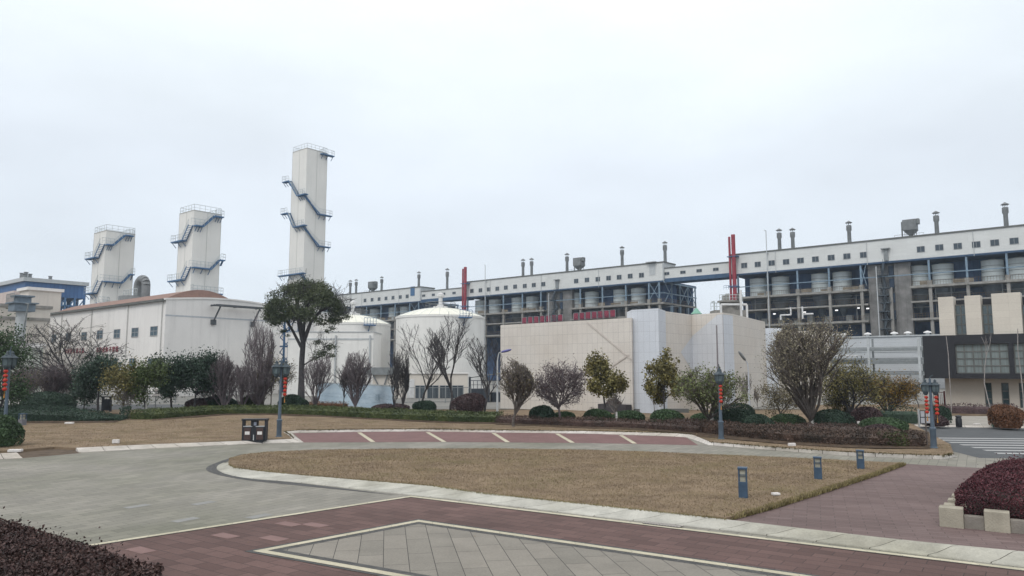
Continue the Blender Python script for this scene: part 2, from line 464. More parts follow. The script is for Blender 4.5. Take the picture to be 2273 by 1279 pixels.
def lawn(name, pts, m, zf, step=0.5, kind='structure'):
    V2 = [Vector((p[0],p[1])) for p in pts]; nb = len(V2)
    edges = [(i,(i+1)%nb) for i in range(nb)]
    xs = [p.x for p in V2]; ys = [p.y for p in V2]
    def ins(x,y):
        c = False
        for i in range(nb):
            a, b = V2[i], V2[(i+1)%nb]
            if (a.y > y) != (b.y > y) and x < (b.x-a.x)*(y-a.y)/(b.y-a.y)+a.x: c = not c
        return c
    def near(x,y):
        p = Vector((x,y))
        for i in range(nb):
            a, b = V2[i], V2[(i+1)%nb]; ab = b-a
            t = max(0,min(1,(p-a).dot(ab)/max(ab.length_squared,1e-9)))
            if (a+ab*t-p).length < step*0.4: return True
        return False
    x = min(xs)
    while x < max(xs):
        y = min(ys)
        while y < max(ys):
            if ins(x,y) and not near(x,y): V2.append(Vector((x,y)))
            y += step
        x += step
    vs, es, fs, *_ = delaunay_2d_cdt(V2, edges, [], 1, 1e-5)
    b = MB(); b.v = [(p.x,p.y,zf(p.x,p.y)) for p in vs]; b.f = [tuple(f) for f in fs]
    # make sure it faces up
    def area(f):
        a,bb,c = [vs[i] for i in f[:3]]; return (bb.x-a.x)*(c.y-a.y)-(bb.y-a.y)*(c.x-a.x)
    b.f = [f if area(f) > 0 else tuple(reversed(f)) for f in b.f]
    cnt = {}
    for f in b.f:
        for i in range(len(f)):
            e = (f[i], f[(i+1)%len(f)]); cnt[frozenset(e)] = cnt.get(frozenset(e), []) + [e]
    for es_ in list(cnt.values()):
        if len(es_) == 1:
            i, j = es_[0]; k = len(b.v); b.v += [(b.v[i][0],b.v[i][1],-.02),(b.v[j][0],b.v[j][1],-.02)]; b.f.append((j,i,k,k+1))
    o = b.build(name, m, smooth=True); o['kind'] = kind
    return o, ins
# ------------------------------------------------------------------ ground, paving, kerbs, lawns
M_dry = mat('dry_lawn', (0.215,0.158,0.110), rough=0.95, var=0.28, scale=0.8, bump=0.9, bscale=22, spec=0.1, col2=(0.27,0.205,0.14), stretch=(1,1.6,1), patch=(0.135,0.105,0.065), pscale=.5)
M_earth = mat('bare_earth', (0.11,0.085,0.065), rough=0.95, var=0.3, scale=2.5, bump=0.8, bscale=18, spec=0.1)
M_soil = mat('leaf_litter_soil', (0.070,0.052,0.040), rough=0.95, var=0.4, scale=3, bump=1.0, bscale=25, spec=0.1, col2=(0.12,0.085,0.06))
M_far = mat('far_ground', (0.16,0.13,0.09), rough=0.95, var=0.3, scale=0.15, spec=0.1)
M_grey = brick_mat('grey_pavers', (0.20,0.190,0.165), (0.255,0.240,0.208), (0.12,0.115,0.10), 0.60, 0.30, rot=math.radians(-58), msize=0.009, var=0.12, vscale=0.35, stain=(0.68,0.72,0.62), bump=0.3)
M_red = brick_mat('red_pavers', (0.098,0.056,0.050), (0.142,0.084,0.075), (0.045,0.030,0.028), 0.60, 0.30, rot=math.radians(35), msize=0.008, var=0.16, vscale=0.5, bump=0.35, stain=(0.70,0.70,0.68))
M_red2 = brick_mat('walk_pavers', (0.130,0.090,0.086), (0.170,0.122,0.116), (0.075,0.055,0.052), 0.60, 0.20, rot=math.radians(22), msize=0.008, var=0.12, vscale=0.5, bump=0.3, stain=(0.80,0.78,0.76))
M_bay = brick_mat('bay_pavers', (0.150,0.082,0.078), (0.185,0.105,0.10), (0.09,0.05,0.048), 0.4, 0.2, rot=math.radians(0), var=0.10, vscale=0.7, bump=0.1)
M_slab = brick_mat('grey_slabs', (0.185,0.172,0.148), (0.235,0.215,0.185), (0.035,0.032,0.03), 1.20, 0.45, rot=math.radians(80.5), msize=0.007, var=0.14, vscale=0.8, bump=0.35, offset=0.37)
M_cream = brick_mat('cream_strip', (0.42,0.39,0.29), (0.50,0.46,0.35), (0.22,0.20,0.16), 0.6, 5.0, uv=True, msize=0.006, offset=0, var=0.12, vscale=1.5)
M_dark = brick_mat('dark_border', (0.060,0.060,0.060), (0.10,0.098,0.095), (0.03,0.03,0.03), 0.10, 0.10, uv=True, msize=0.006, var=0.15)
M_kerb = brick_mat('kerb_stone', (0.37,0.36,0.32), (0.46,0.45,0.405), (0.06,0.055,0.045), 0.98, 9.0, uv=True, msize=0.010, offset=0, var=0.22, vscale=1.6, bump=0.3, rough=0.85, stain=(0.62,0.60,0.50))
M_kerbw = brick_mat('kerb_stone_pale', (0.46,0.43,0.40), (0.55,0.52,0.485), (0.10,0.09,0.08), 0.98, 9.0, uv=True, msize=0.014, offset=0, var=0.20, vscale=1.6, bump=0.3, rough=0.85, stain=(0.70,0.66,0.58))
M_asph = mat('asphalt', (0.085,0.09,0.095), rough=0.9, var=0.12, scale=1.0, bump=0.3, bscale=60)
M_white = mat('road_paint', (0.38,0.38,0.38), rough=0.7, var=0.12, scale=6)
mat('limewash', (0.46,0.45,0.43), var=0.15, scale=9)

def sheet(name, pts, z, m, kind='structure'):
    b = MB(); P = [(p[0],p[1],z) for p in pts]
    a = sum(P[i][0]*P[(i+1)%len(P)][1]-P[(i+1)%len(P)][0]*P[i][1] for i in range(len(P)))
    if a < 0: P.reverse()
    b.quad(P); o = b.build(name, m); o['kind'] = kind; return o
def strip(name, pts, w, z, m, side=0.0):
    """flat band of width w along a line; side -1..1 shifts it across"""
    b = MB(); P = [Vector((p[0],p[1])) for p in pts]; L = []; R = []; D = [0]
    for i, p in enumerate(P):
        a = (P[i]-P[i-1]).normalized() if i else None
        c = (P[i+1]-P[i]).normalized() if i < len(P)-1 else None
        if a is None: a = c
        if c is None: c = a
        n1, n2 = Vector((-a.y,a.x)), Vector((-c.y,c.x)); n = (n1+n2).normalized(); n /= max(0.4, n.dot(n1))
        L.append(p+n*w*(0.5+side/2)); R.append(p-n*w*(0.5-side/2))
        if i: D.append(D[-1]+(P[i]-P[i-1]).length)
    for i in range(len(P)-1):
        b.quad([(R[i].x,R[i].y,z),(R[i+1].x,R[i+1].y,z),(L[i+1].x,L[i+1].y,z),(L[i].x,L[i].y,z)], [(D[i],0),(D[i+1],0),(D[i+1],w),(D[i],w)])
    o = b.build(name, m); o['kind'] = 'structure'; return o
def resample(P, n):
    P = [Vector((p[0],p[1])) for p in P]; d = [0]
    for a, b in zip(P[:-1],P[1:]): d.append(d[-1]+(b-a).length)
    out = []
    for k in range(n):
        t = d[-1]*k/(n-1); i = 0
        while i < len(d)-2 and d[i+1] < t: i += 1
        f = (t-d[i])/max(1e-9, d[i+1]-d[i]); out.append(P[i].lerp(P[i+1], min(1,f)))
    return out, d[-1]
def smooth_line(P, it=2):
    P = [Vector((p[0],p[1])) for p in P]
    for _ in range(it):
        Q = [P[0]]
        for a, b in zip(P[:-1],P[1:]): Q += [a.lerp(b,0.25), a.lerp(b,0.75)]
        Q.append(P[-1]); P = Q
    return P
def kerb(name, outer, inner, m, h=0.13, n=60, back=0.12):
    O, L = resample(outer, n); I, _ = resample(inner, n)
    prof = [(0.0,0.0),(0.03,0.025),(0.35,0.045),(0.62,0.085),(0.82,h-0.012),(0.92,h),(1.0,h),(1.0+back,h),(1.0+back,-0.02)]
    b = MB(); k = len(prof)
    for i in range(n):
        for a, z in prof:
            p = O[i].lerp(I[i], a); b.v.append((p.x,p.y,z))
    for i in range(n-1):
        for j in range(k-1):
            u0, u1 = L*i/(n-1), L*(i+1)/(n-1)
            b.f.append((i*k+j,(i+1)*k+j,(i+1)*k+j+1,i*k+j+1)); b.uv[len(b.f)-1] = [(u0,j*.1),(u1,j*.1),(u1,j*.1+.1),(u0,j*.1+.1)]
    b.f.append(tuple(range(k))); b.f.append(tuple(reversed([(n-1)*k+j for j in range(k)])))
    o = b.build(name, m, smooth=True); o['kind'] = 'structure'
    bm = bmesh.new(); bm.from_mesh(o.data); bmesh.ops.recalc_face_normals(bm, faces=bm.faces); bm.to_mesh(o.data); bm.free()
    return o

sheet('ground', [(-1100,-60),(1100,-60),(1100,1450),(-1100,1450)], -0.03, M_far)
sheet('plaza', [(-60,-8),(60,-8),(60,24),(24,30.2),(17.8,32),(9.6,41),(-12.5,45),(-12,37.5),(-60,30)], 0.0, M_grey)

# red paving round the inlaid square
apexO = G(912,1103); sL = G(184,1214); sR = G(2273,1266)
dL = (sL-apexO).normalized(); dR = (sR-apexO).normalized()
sheet('red_paving', [apexO, apexO+dL*26, apexO+dL*26+dR*30, apexO+dR*30], 0.004, M_red)
A = G(577,1224); B = G(929,1157.5); 
dBR = (G(1635,1259)-B).normalized(); dAl = (G(902,1282)-A).normalized()
Cc = B+dBR*16; Dd = A+dAl*16
sheet('slab_paving', [B, A, Dd, Cc], 0.008, M_slab)
strip('dark_border', [Cc, B, A, Dd], 0.16, 0.0105, M_dark, side=2.2)
strip('dark_border', [Cc, B, A, Dd], 0.09, 0.0105, M_dark, side=-3.0)
strip('cream_border', [Cc, B, A, Dd], 0.17, 0.013, M_cream, side=0.0)
strip('dark_border', [apexO+dL*26, apexO, apexO+dR*30], 0.06, 0.0105, M_dark, side=-2.6)
strip('cream_border', [apexO+dL*26, apexO, apexO+dR*30], 0.15, 0.013, M_cream)
# a few replaced, paler slabs
rs = random.Random(4)
M_pale = mat('pale_red_slab', (0.20,0.125,0.115), var=0.12, scale=3)
M_palg = mat('pale_grey_slab', (0.235,0.235,0.225), var=0.1, scale=3)
for k, (px,py) in enumerate(((500,1190),(640,1164),(608,1196),(312,1222),(1240,1232),(700,1166))):
    if px == 1240: continue
    c = G(px,py); a = math.radians(-35 if k != 9 else 0); ux, uy = Vector((math.cos(a),math.sin(a),0)), Vector((-math.sin(a),math.cos(a),0))
    sheet('replaced_slab', [c-ux*.30-uy*.15, c+ux*.30-uy*.15, c+ux*.30+uy*.15, c-ux*.30+uy*.15], 0.008, M_pale)
for px,py in ((305,1124),(452,1117),(575,1146),(412,1154)):
    c = G(px,py); a = math.radians(58); ux, uy = Vector((math.cos(a),math.sin(a),0)), Vector((-math.sin(a),math.cos(a),0))
    sheet('replaced_slab', [c-ux*.30-uy*.15, c+ux*.30-uy*.15, c+ux*.30+uy*.15, c-ux*.30+uy*.15], 0.004, M_palg)

# island kerb
ko_px = [(497,1028),(484,1033),(480,1038),(482,1044),(503,1054),(553,1063),(627,1068.5),(700,1075.4),(885,1096.6),(1103,1120),(1300,1145),(1535,1170),(1682,1186),(2000,1228),(2273,1259.5)]
ki_px = [(507,1027),(504,1030),(507,1033),(522,1038),(570,1045),(640,1052),(747,1061),(949,1078),(1070,1096),(1300,1120),(1612,1154),(1786,1174.5),(2000,1199.5),(2273,1226)]
KO = [G(*q) for q in ko_px]; KI = [G(q[0],q[1],0.13) for q in ki_px]
KO = smooth_line(KO,1); KI = smooth_line(KI,1)
dk = (KO[-1]-KO[-2]).normalized(); KO.append(KO[-1]+dk*8); KI.append(KI[-1]+dk*8)
kerb('kerb', KO, KI, M_kerb, n=150)
db_px = [(540,1007),(480,1027),(452,1040),(470,1052),(540,1066),(640,1076),(885,1100)]
DBo = smooth_line([G(*q) for q in db_px],2); KOn,_ = resample(KO[:14],40); DBn,_ = resample(DBo,40)
b = MB()
for i in range(39):
    b.quad([(*DBn[i],0.0045),(*DBn[i+1],0.0045),(*KOn[i+1],0.0045),(*KOn[i],0.0045)], [(i*.3,0),(i*.3+.3,0),(i*.3+.3,.4),(i*.3,.4)])
o = b.build('dark_border', M_dark); o['kind'] = 'structure'
bm = bmesh.new(); bm.from_mesh(o.data)
for f in bm.faces:
    if f.normal.z < 0: f.normal_flip()
bm.to_mesh(o.data); bm.free()

# island lawn
top_px = [(508,1021),(540,1011),(600,1005),(750,1000),(950,998.5),(1150,999.5),(1300,1003.5),(1450,1008),(1600,1014),(1750,1019),(1900,1026),(2005,1031)]
right_px = [(1960,1048),(1900,1068),(1800,1100),(1700,1131),(1612,1154)]
isl = [G(q[0],q[1],0.05) for q in top_px] + [G(q[0],q[1],0.05) for q in right_px]
low = [G(q[0],q[1],0.13) for q in reversed(ki_px[2:11])]
isl += [p for p in low[1:]]
cxI = Vector((0.5,26.5))
def z_isl(x,y):
    d = math.hypot((x-cxI.x)/12, (y-cxI.y)/6)
    return 0.10 + 0.10*max(0,1-d*d) + 0.012*math.sin(x*1.7+y)*math.cos(y*2.1)
lawn('lawn', isl, M_dry, z_isl, 0.6)
_, isl_in = None, None

def blades(name, poly, zf, n, seed, h=(0.03,0.07), w=0.012, m=None, box=None):
    rng = np.random.default_rng(seed)
    P = np.array([(p[0],p[1]) for p in poly]); mn, mx_ = P.min(0), P.max(0)
    pts = []
    tot = 0
    while tot < n:
        c = rng.uniform(mn, mx_, size=(n,2)); ins = np.zeros(n,bool)
        for i in range(len(P)):
            a, bq = P[i], P[(i+1)%len(P)]
            cond = (a[1] > c[:,1]) != (bq[1] > c[:,1])
            with np.errstate(divide='ignore', invalid='ignore'):
                xx = (bq[0]-a[0])*(c[:,1]-a[1])/(bq[1]-a[1])+a[0]
            ins ^= cond & (c[:,0] < xx)
        c = c[ins]; pts.append(c); tot += len(c)
    c = np.concatenate(pts)[:n]
    z = np.array([zf(x,y) for x,y in c])
    ang = rng.uniform(0,6.283,n); hh = rng.uniform(*h,size=n); ln = rng.normal(size=(n,2))*0.035
    dx, dy = np.cos(ang)*w, np.sin(ang)*w
    V = np.empty((n,3,3))
    V[:,0] = np.stack([c[:,0]-dx,c[:,1]-dy,z-0.005],1); V[:,1] = np.stack([c[:,0]+dx,c[:,1]+dy,z-0.005],1)
    V[:,2] = np.stack([c[:,0]+ln[:,0],c[:,1]+ln[:,1],z+hh],1)
    o = npmesh(name, V.reshape(-1,3), np.arange(3*n).reshape(n,3), m); o['kind'] = 'stuff'; return o
M_blade = mat('dry_grass', (0.24,0.180,0.125), rough=0.9, var=0.30, scale=0.5, island=0.22, spec=0.1, col2=(0.32,0.25,0.155), patch=(0.20,0.18,0.09))
blades('dry_grass', isl, z_isl, 110000, 3, m=M_blade, h=(0.015,0.045), w=0.009)
# ragged tufts along the path edge
M_tuft = mat('edge_grass', (0.20,0.17,0.085), rough=0.9, var=0.3, scale=2, island=0.4, spec=0.1)
edge = [G(q[0],q[1],0.03) for q in right_px]
edge = [G(2003,1032,0.03)] + edge
pl = [Vector((p.x-.05,p.y,0)) for p in edge] + [Vector((p.x+0.14,p.y+.02,0)) for p in reversed(edge)]
blades('dry_grass', pl, lambda x,y: 0.02, 5000, 5, h=(0.06,0.15), w=0.02, m=M_tuft)
pl = [Vector((p.x,p.y-.05,0)) for p in low] + [Vector((p.x,p.y+0.12,0)) for p in reversed(low)]
blades('dry_grass', pl, lambda x,y: 0.10, 5000, 6, h=(0.03,0.08), w=0.015, m=M_tuft)

# the walk to the right of the island
walk = [G(q[0],q[1]) for q in [(2010,1030)]] + [G(q[0],q[1]) for q in right_px[:4]] + [G(1600,1160), G(1786,1180), G(2000,1205), G(2273,1232)]
walk += [Vector((walk[-1].x+8, walk[-1].y-5,0)), Vector((34,19,0)), Vector((28,25.4,0)), G(2205,1041)]
sheet('walkway', walk, 0.005, M_red2)

# kerbs and rear lawns
kl_o = [G(q[0],q[1]) for q in [(174,1005),(350,995.5),(537,986.5),(587,984.5),(674,982.5)]]
kl_i = [G(q[0],q[1],0.13) for q in [(169,994.5),(350,986),(533,979),(587,977),(650,974.8)]]
kerb('kerb', kl_o, kl_i, M_kerbw, n=50)
kb_o = [G(q[0],q[1]) for q in [(674,982.5),(660,973),(648,963),(664,961),(800,959),(935,958),(1103,960.5),(1300,963),(1480,968.5),(1522,971),(1548,980),(1572,988.5),(1700,998.5),(1870,1009),(2000,1015.5),(2098,1018),(2124,1014.5)]]
kb_i = [G(q[0],q[1],0.13) for q in [(652,975),(645,967),(631,958.5),(660,955.5),(800,953.5),(935,952.5),(1103,955),(1300,957),(1500,962),(1535,965),(1556,973),(1578,982),(1700,991.5),(1870,1003.5),(2000,1009),(2095,1012),(2116,1008)]]
kerb('kerb', kb_o, kb_i, M_kerbw, n=160)
kerb('kerb', [G(-60,1022),G(50,1017.5)], [G(-60,1010,.13),G(38,1005,.13)], M_kerbw, n=8)
sheet('earth_path', [G(30,1019),G(180,1006),G(165,990),G(60,992),G(25,1003)], 0.004, M_earth)

bay = [G(q[0],q[1]) for q in [(674,982.5),(650,962),(800,959),(935,958),(1103,960),(1300,962.5),(1522,970.5),(1550,988.5),(1300,983.7),(986,981.3)]]
sheet('parking_bays', bay, 0.004, M_bay)
for a, b_ in (((797,960.5),(828,981.3)),((949,960),(986,981.3)),((1095,961.5),(1127,981.8)),((1236,963),(1271,983.2)),((1378,966.5),(1409,985))):
    strip('bay_line', [G(*a),G(*b_)], 0.22, 0.008, M_cream)

def z_rear(x,y):
    return 0.11 + 0.02*math.sin(x*0.9)*math.cos(y*0.7)
back_y = 63
rl1 = [G(q[0],q[1],0.1) for q in [(-80,1004),(30,1000),(120,992),(169,994),(350,985.5),(533,978.6),(587,976.6),(648,974.2),(640,966),(629,958),(660,955),(800,953),(935,952),(1103,954.5),(1300,956.5),(1500,961.5),(1535,964.5),(1556,972.5),(1578,981.5),(1700,991),(1870,1003),(2000,1008.5),(2095,1011.5),(2116,1006.5)]]
rl1 += [Vector((19.6,33.8,0)), Vector((24.5,46,0)), Vector((27.5,56,0)), Vector((26,back_y,0)), Vector((-33,back_y,0)), Vector((-42,48,0))]
lawn('lawn', rl1, M_dry, z_rear, 1.6)
near_rear = rl1[:24] + [Vector((19.6,33.8,0)), Vector((12,42,0)), Vector((4,50,0)), Vector((-30,54,0)), Vector((-34,46,0))]
blades('dry_grass', near_rear, z_rear, 60000, 8, h=(0.02,0.05), w=0.010, m=M_blade)
pl = [Vector((p.x,p.y-.03,0)) for p in kb_i] ; pl = pl + [Vector((p.x,p.y+.16,0)) for p in reversed(pl)]
M_moss = mat('dark_edge_grass', (0.10,0.085,0.045), rough=0.9, var=0.3, scale=2, island=0.4, spec=0.1)
blades('dry_grass', pl, lambda x,y: 0.10, 3500, 9, h=(0.05,0.11), w=0.03, m=M_moss)

# far lane on the left, road and crossing on the right
sheet('road', [G(100,914),G(560,914),G(560,898),G(100,898)], 0.006, M_asph)
sheet('road', [Vector((18.2,29.5,0)),Vector((19.8,40,0)),Vector((21.5,46.5,0)),Vector((60,37,0)),Vector((60,18,0)),Vector((24.2,26,0)),Vector((20.5,29.3,0))], 0.004, M_asph)
M_side = brick_mat('pale_pavers', (0.27,0.25,0.22), (0.33,0.31,0.28), (0.17,0.16,0.14), 0.6, 0.3, rot=0.3, var=0.12, vscale=0.5)
sheet('sidewalk', [Vector((21.5,46.9,0)),Vector((24,60,0)),Vector((31,56.5,0)),Vector((60,52,0)),Vector((60,37.4,0))], 0.02, M_side)
kerb('kerb', [Vector((21.4,46.5,0)),Vector((60,37.0,0))], [Vector((21.5,46.75,0)),Vector((60,37.25,0))], M_kerbw, n=6, h=0.10)
# zebra bars (run left-right in the picture)
for k in range(7):
    py = 972.5 + k*4.6 + k*k*0.18
    xl = 2055 + k*26 if k else 2050
    a0, a1 = G(xl,py), G(xl+14,py+2.6+k*.12)
    d = Vector((1.0,-0.115,0)).normalized()
    strip('crossing_line', [a0, a0+d*20], 0.42, 0.008, M_white)
# lawn in front of the right-hand building
rr = [Vector((24.3,60.3,0)),Vector((30.8,57,0)),Vector((60,52.4,0)),Vector((75,62,0)),Vector((60,75,0)),Vector((27,72,0))]
lawn('lawn', rr, M_dry, lambda x,y: 0.10, 2.0)
# grey paved yard behind
sheet('yard', [(-80,66),(29,66),(27,73),(60,76),(160,110),(-40,290),(-160,250)], 0.0, mat('yard_concrete', (0.20,0.195,0.18), var=0.15, scale=0.4))
# ------------------------------------------------------------------ the works: materials
M_wallw = mat('white_render', (0.71,0.69,0.67), var=0.05, scale=0.25, grime=0.16, rough=0.85)
M_beige = mat('beige_render', (0.60,0.555,0.50), var=0.06, scale=0.3, grime=0.18, rough=0.85)
M_tower = mat('tower_cladding', (0.68,0.67,0.64), var=0.04, scale=0.2, grime=0.10, rough=0.6)
M_bluest = mat('blue_steel', (0.055,0.13,0.25), var=0.2, scale=2, rough=0.5)
M_rail = mat('pale_rail', (0.42,0.46,0.47), var=0.2, scale=3, rough=0.5)
M_metal = brick_mat('gallery_sheet', (0.56,0.57,0.56), (0.60,0.61,0.60), (0.48,0.49,0.49), 3.0, 0.30, msize=0.02, offset=0, uv=True, var=0.06, vscale=0.3, bump=0.1, rough=0.6)
M_trim = mat('roof_trim', (0.12,0.125,0.12), var=0.2, scale=1)
M_conc = mat('stained_concrete', (0.255,0.245,0.228), var=0.22, scale=1.2, grime=0.45, rough=0.9)
M_concd = mat('dark_concrete', (0.15,0.15,0.15), var=0.25, scale=0.8, grime=0.4, rough=0.9)
M_bback = brick_mat('blue_sheet', (0.055,0.115,0.235), (0.065,0.13,0.26), (0.04,0.085,0.18), 0.9, 50, msize=0.04, offset=0, uv=True, var=0.25, vscale=0.25, bump=0.1, rough=0.7)
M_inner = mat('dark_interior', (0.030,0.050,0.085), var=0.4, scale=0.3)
M_silo = mat('silo_steel', (0.50,0.545,0.55), var=0.08, scale=0.4, rough=0.55, grime=0.15)
M_glass = mat('dark_glass', (0.03,0.045,0.06), var=0.3, scale=0.5, rough=0.12, spec=0.6)
M_glassb = mat('blue_glass', (0.07,0.12,0.16), var=0.3, scale=0.6, rough=0.12, spec=0.6)
M_frame = mat('window_frame', (0.30,0.31,0.32), var=0.1, scale=3)
M_stack = mat('stack_steel', (0.17,0.18,0.185), var=0.2, scale=1.0, rough=0.55, grime=0.2)
M_red = mat('red_paint', (0.26,0.032,0.048), var=0.2, scale=1, rough=0.55)
M_rroof = mat('red_roof', (0.235,0.150,0.125), var=0.15, scale=0.8, rough=0.8)
M_tank = mat('tank_white', (0.70,0.69,0.665), var=0.05, scale=0.5, grime=0.14, rough=0.5)
M_tankr = mat('tank_roof', (0.72,0.71,0.62), var=0.08, scale=1.0, rough=0.5)
M_sign = mat('sign_red', (0.36,0.04,0.08), var=0.1, scale=2)
M_signd = mat('sign_dark_red', (0.13,0.025,0.045), var=0.1, scale=2)
M_grey2 = mat('grey_metal', (0.20,0.215,0.22), var=0.15, scale=2, rough=0.5)
M_ltgrey = mat('light_grey_metal', (0.42,0.44,0.45), var=0.12, scale=2, rough=0.5)
M_lampon = mat('work_lamp', (0.9,0.9,0.9)); 
_b = M_lampon.node_tree.nodes['Principled BSDF']; _b.inputs['Emission Color'].default_value = (1,1,1,1); _b.inputs['Emission Strength'].default_value = 1.2

def window(par, x, z, w, h, y=0.0, face='x', frame_m=None, glass=None, nx=2, ny=1, name='window'):
    """window in local coords on the plane y (face x) or the plane x=y (face y)"""
    f = MB(); t = 0.07
    def bx(mb, a0,a1,d0,d1,z0,z1):
        if face == 'x': mb.box(a0,a1,y+d0,y+d1,z0,z1)
        else: mb.box(y-d1,y-d0,a0,a1,z0,z1)
    bx(f, x-w/2-t,x-w/2,-0.06,0.04,z-h/2,z+h/2); bx(f, x+w/2,x+w/2+t,-0.06,0.04,z-h/2,z+h/2)
    bx(f, x-w/2-t,x+w/2+t,-0.06,0.04,z+h/2,z+h/2+t); bx(f, x-w/2-t,x+w/2+t,-0.10,0.04,z-h/2-t,z-h/2)
    for i in range(1,nx): bx(f, x-w/2+w*i/nx-0.03,x-w/2+w*i/nx+0.03,-0.045,0.03,z-h/2,z+h/2)
    for i in range(1,ny): bx(f, x-w/2,x+w/2,-0.042,0.03,z-h/2+h*i/ny-0.03,z-h/2+h*i/ny+0.03)
    fo = f.build(name, frame_m or M_frame, par)
    g = MB(); bx(g, x-w/2,x+w/2,-0.02,0.02,z-h/2,z+h/2); g.build('pane', glass or M_glass, fo)
    return fo

def railing(mb, pts, h=1.1, r=0.03, step=1.2, mid=True):
    pts = [Vector(p) for p in pts]
    for a, b_ in zip(pts[:-1],pts[1:]):
        n = max(1, round((b_-a).length/step))
        for i in range(n+1):
            q = a.lerp(b_, i/n); mb.tube(q, q+Vector((0,0,h)), r, r, 4, caps=False)
        up = Vector((0,0,h)); mb.tube(a+up, b_+up, r*1.2, r*1.2, 4, caps=False)
        if mid: mb.tube(a+up*.5, b_+up*.5, r*.8, r*.8, 4, caps=False)

# ------------------------------------------------------------------ batch plant (long factory with silos)
FO = at(2273, 498, 153.0); FO = (FO.x, FO.y)
Z_ROOF, Z_BAND, Z_S1, Z_S2, Z_S3, Z_MID = 33.4, 28.3, 22.3, 18.9, 15.0, 24.9
def fs(px, py, w=0.0): return hit(px, py, FO, w)[0]
def fz(px, py, w=0.0): return hit(px, py, FO, w)[1]
DEP, GAL = 20.0, 7.0

def chimney(par, s, top, y=3.0, r=0.48, zr=Z_ROOF):
    m = MB(); m.lathe([(r,0),(r*0.92,(top-zr)*0.62),(r*1.28,(top-zr)*0.68),(r*1.28,(top-zr)*0.86),(r*0.9,(top-zr)*0.88)], (s,y,zr-0.3), 14)
    o = m.build('chimney', M_stack, par, smooth=True)
    c = MB()
    for i in range(4):
        a = i*math.pi/2+.4; c.tube((s+r*.9*math.cos(a),y+r*.9*math.sin(a),top-(top-zr)*.14),(s+r*.9*math.cos(a),y+r*.9*math.sin(a),top-.3),0.06,0.06,4)
    c.lathe([(r*1.7,0),(r*1.65,0.06),(0.05,0.55)], (s,y,top-.45), 14); c.build('cap', M_stack, o)
def hopper(par, s, y=3.0, zr=Z_ROOF, k=1.0):
    m = MB()
    for a, b_ in ((-.9,-.9),(.9,-.9),(.9,.9),(-.9,.9)): m.tube((s+a*k,y+b_*k,zr-.1),(s+a*k,y+b_*k,zr+2.4*k),0.07,0.07,4)
    z0 = zr+1.9*k
    b0 = len(m.v)
    m.v += [(s-.25*k,y-.25*k,z0-1.2*k),(s+.25*k,y-.25*k,z0-1.2*k),(s+.25*k,y+.25*k,z0-1.2*k),(s-.25*k,y+.25*k,z0-1.2*k),
            (s-1.25*k,y-1.2*k,z0),(s+1.25*k,y-1.2*k,z0),(s+1.25*k,y+1.2*k,z0),(s-1.25*k,y+1.2*k,z0)]
    m.f += [tuple(b0+i for i in q) for q in ((0,1,5,4),(1,2,6,5),(2,3,7,6),(3,0,4,7),(3,2,1,0))]
    m.box(s-1.25*k,s+1.25*k,y-1.2*k,y+1.2*k,z0,z0+2.2*k)
    m.box(s+1.25*k,s+1.75*k,y-.6*k,y+.6*k,z0+1.2*k,z0+2.3*k)
    m.tube((s-1.6*k,y,zr),(s-1.6*k,y,z0+2.0*k),0.16,0.16,8); m.tube((s-1.6*k,y,z0+1.9*k),(s-1.2*k,y,z0+1.9*k),0.16,0.16,8)
    o = m.build('dust_collector', M_stack, par)
    r = MB(); railing(r, [(s-3,y-1.9,zr),(s+3,y-1.9,zr)], 1.0, 0.03, 1.5); r.build('railing', M_stack, par)

def silo(par, s, y, r=2.15, ztop=27.2, left_bands=True):
    m = MB(); m.lathe([(r*.3,ztop+.35),(r,ztop),(r,Z_S1+2.9),(r*0.97,Z_S1+2.9),(r*.97,Z_S1+2.6),(r,Z_S1+2.6),(r,Z_S1)][::-1], (s,y,0), 28)
    o = m.build('silo', M_silo, par, smooth=True)
    c_ = MB(); c_.lathe([(r*.98,Z_S1-.01),(r*.98,Z_S1-1.0),(r*.55,Z_S2),(r*.12,Z_S2-2.6)][::-1], (s,y,0), 20); c_.build('cone', mat('shaded_cone_steel',(0.12,0.145,0.17),var=.2,scale=.8), o, smooth=True)  # shade below the silos is put into the cone's dark colour
    b_ = MB()
    for z in (ztop-.05, ztop-1.3, ztop-2.6, Z_S1+1.2): b_.lathe([(r+.05,0),(r+.05,.12)], (s,y,z), 28)
    b_.build('band', M_grey2, o)
    return o

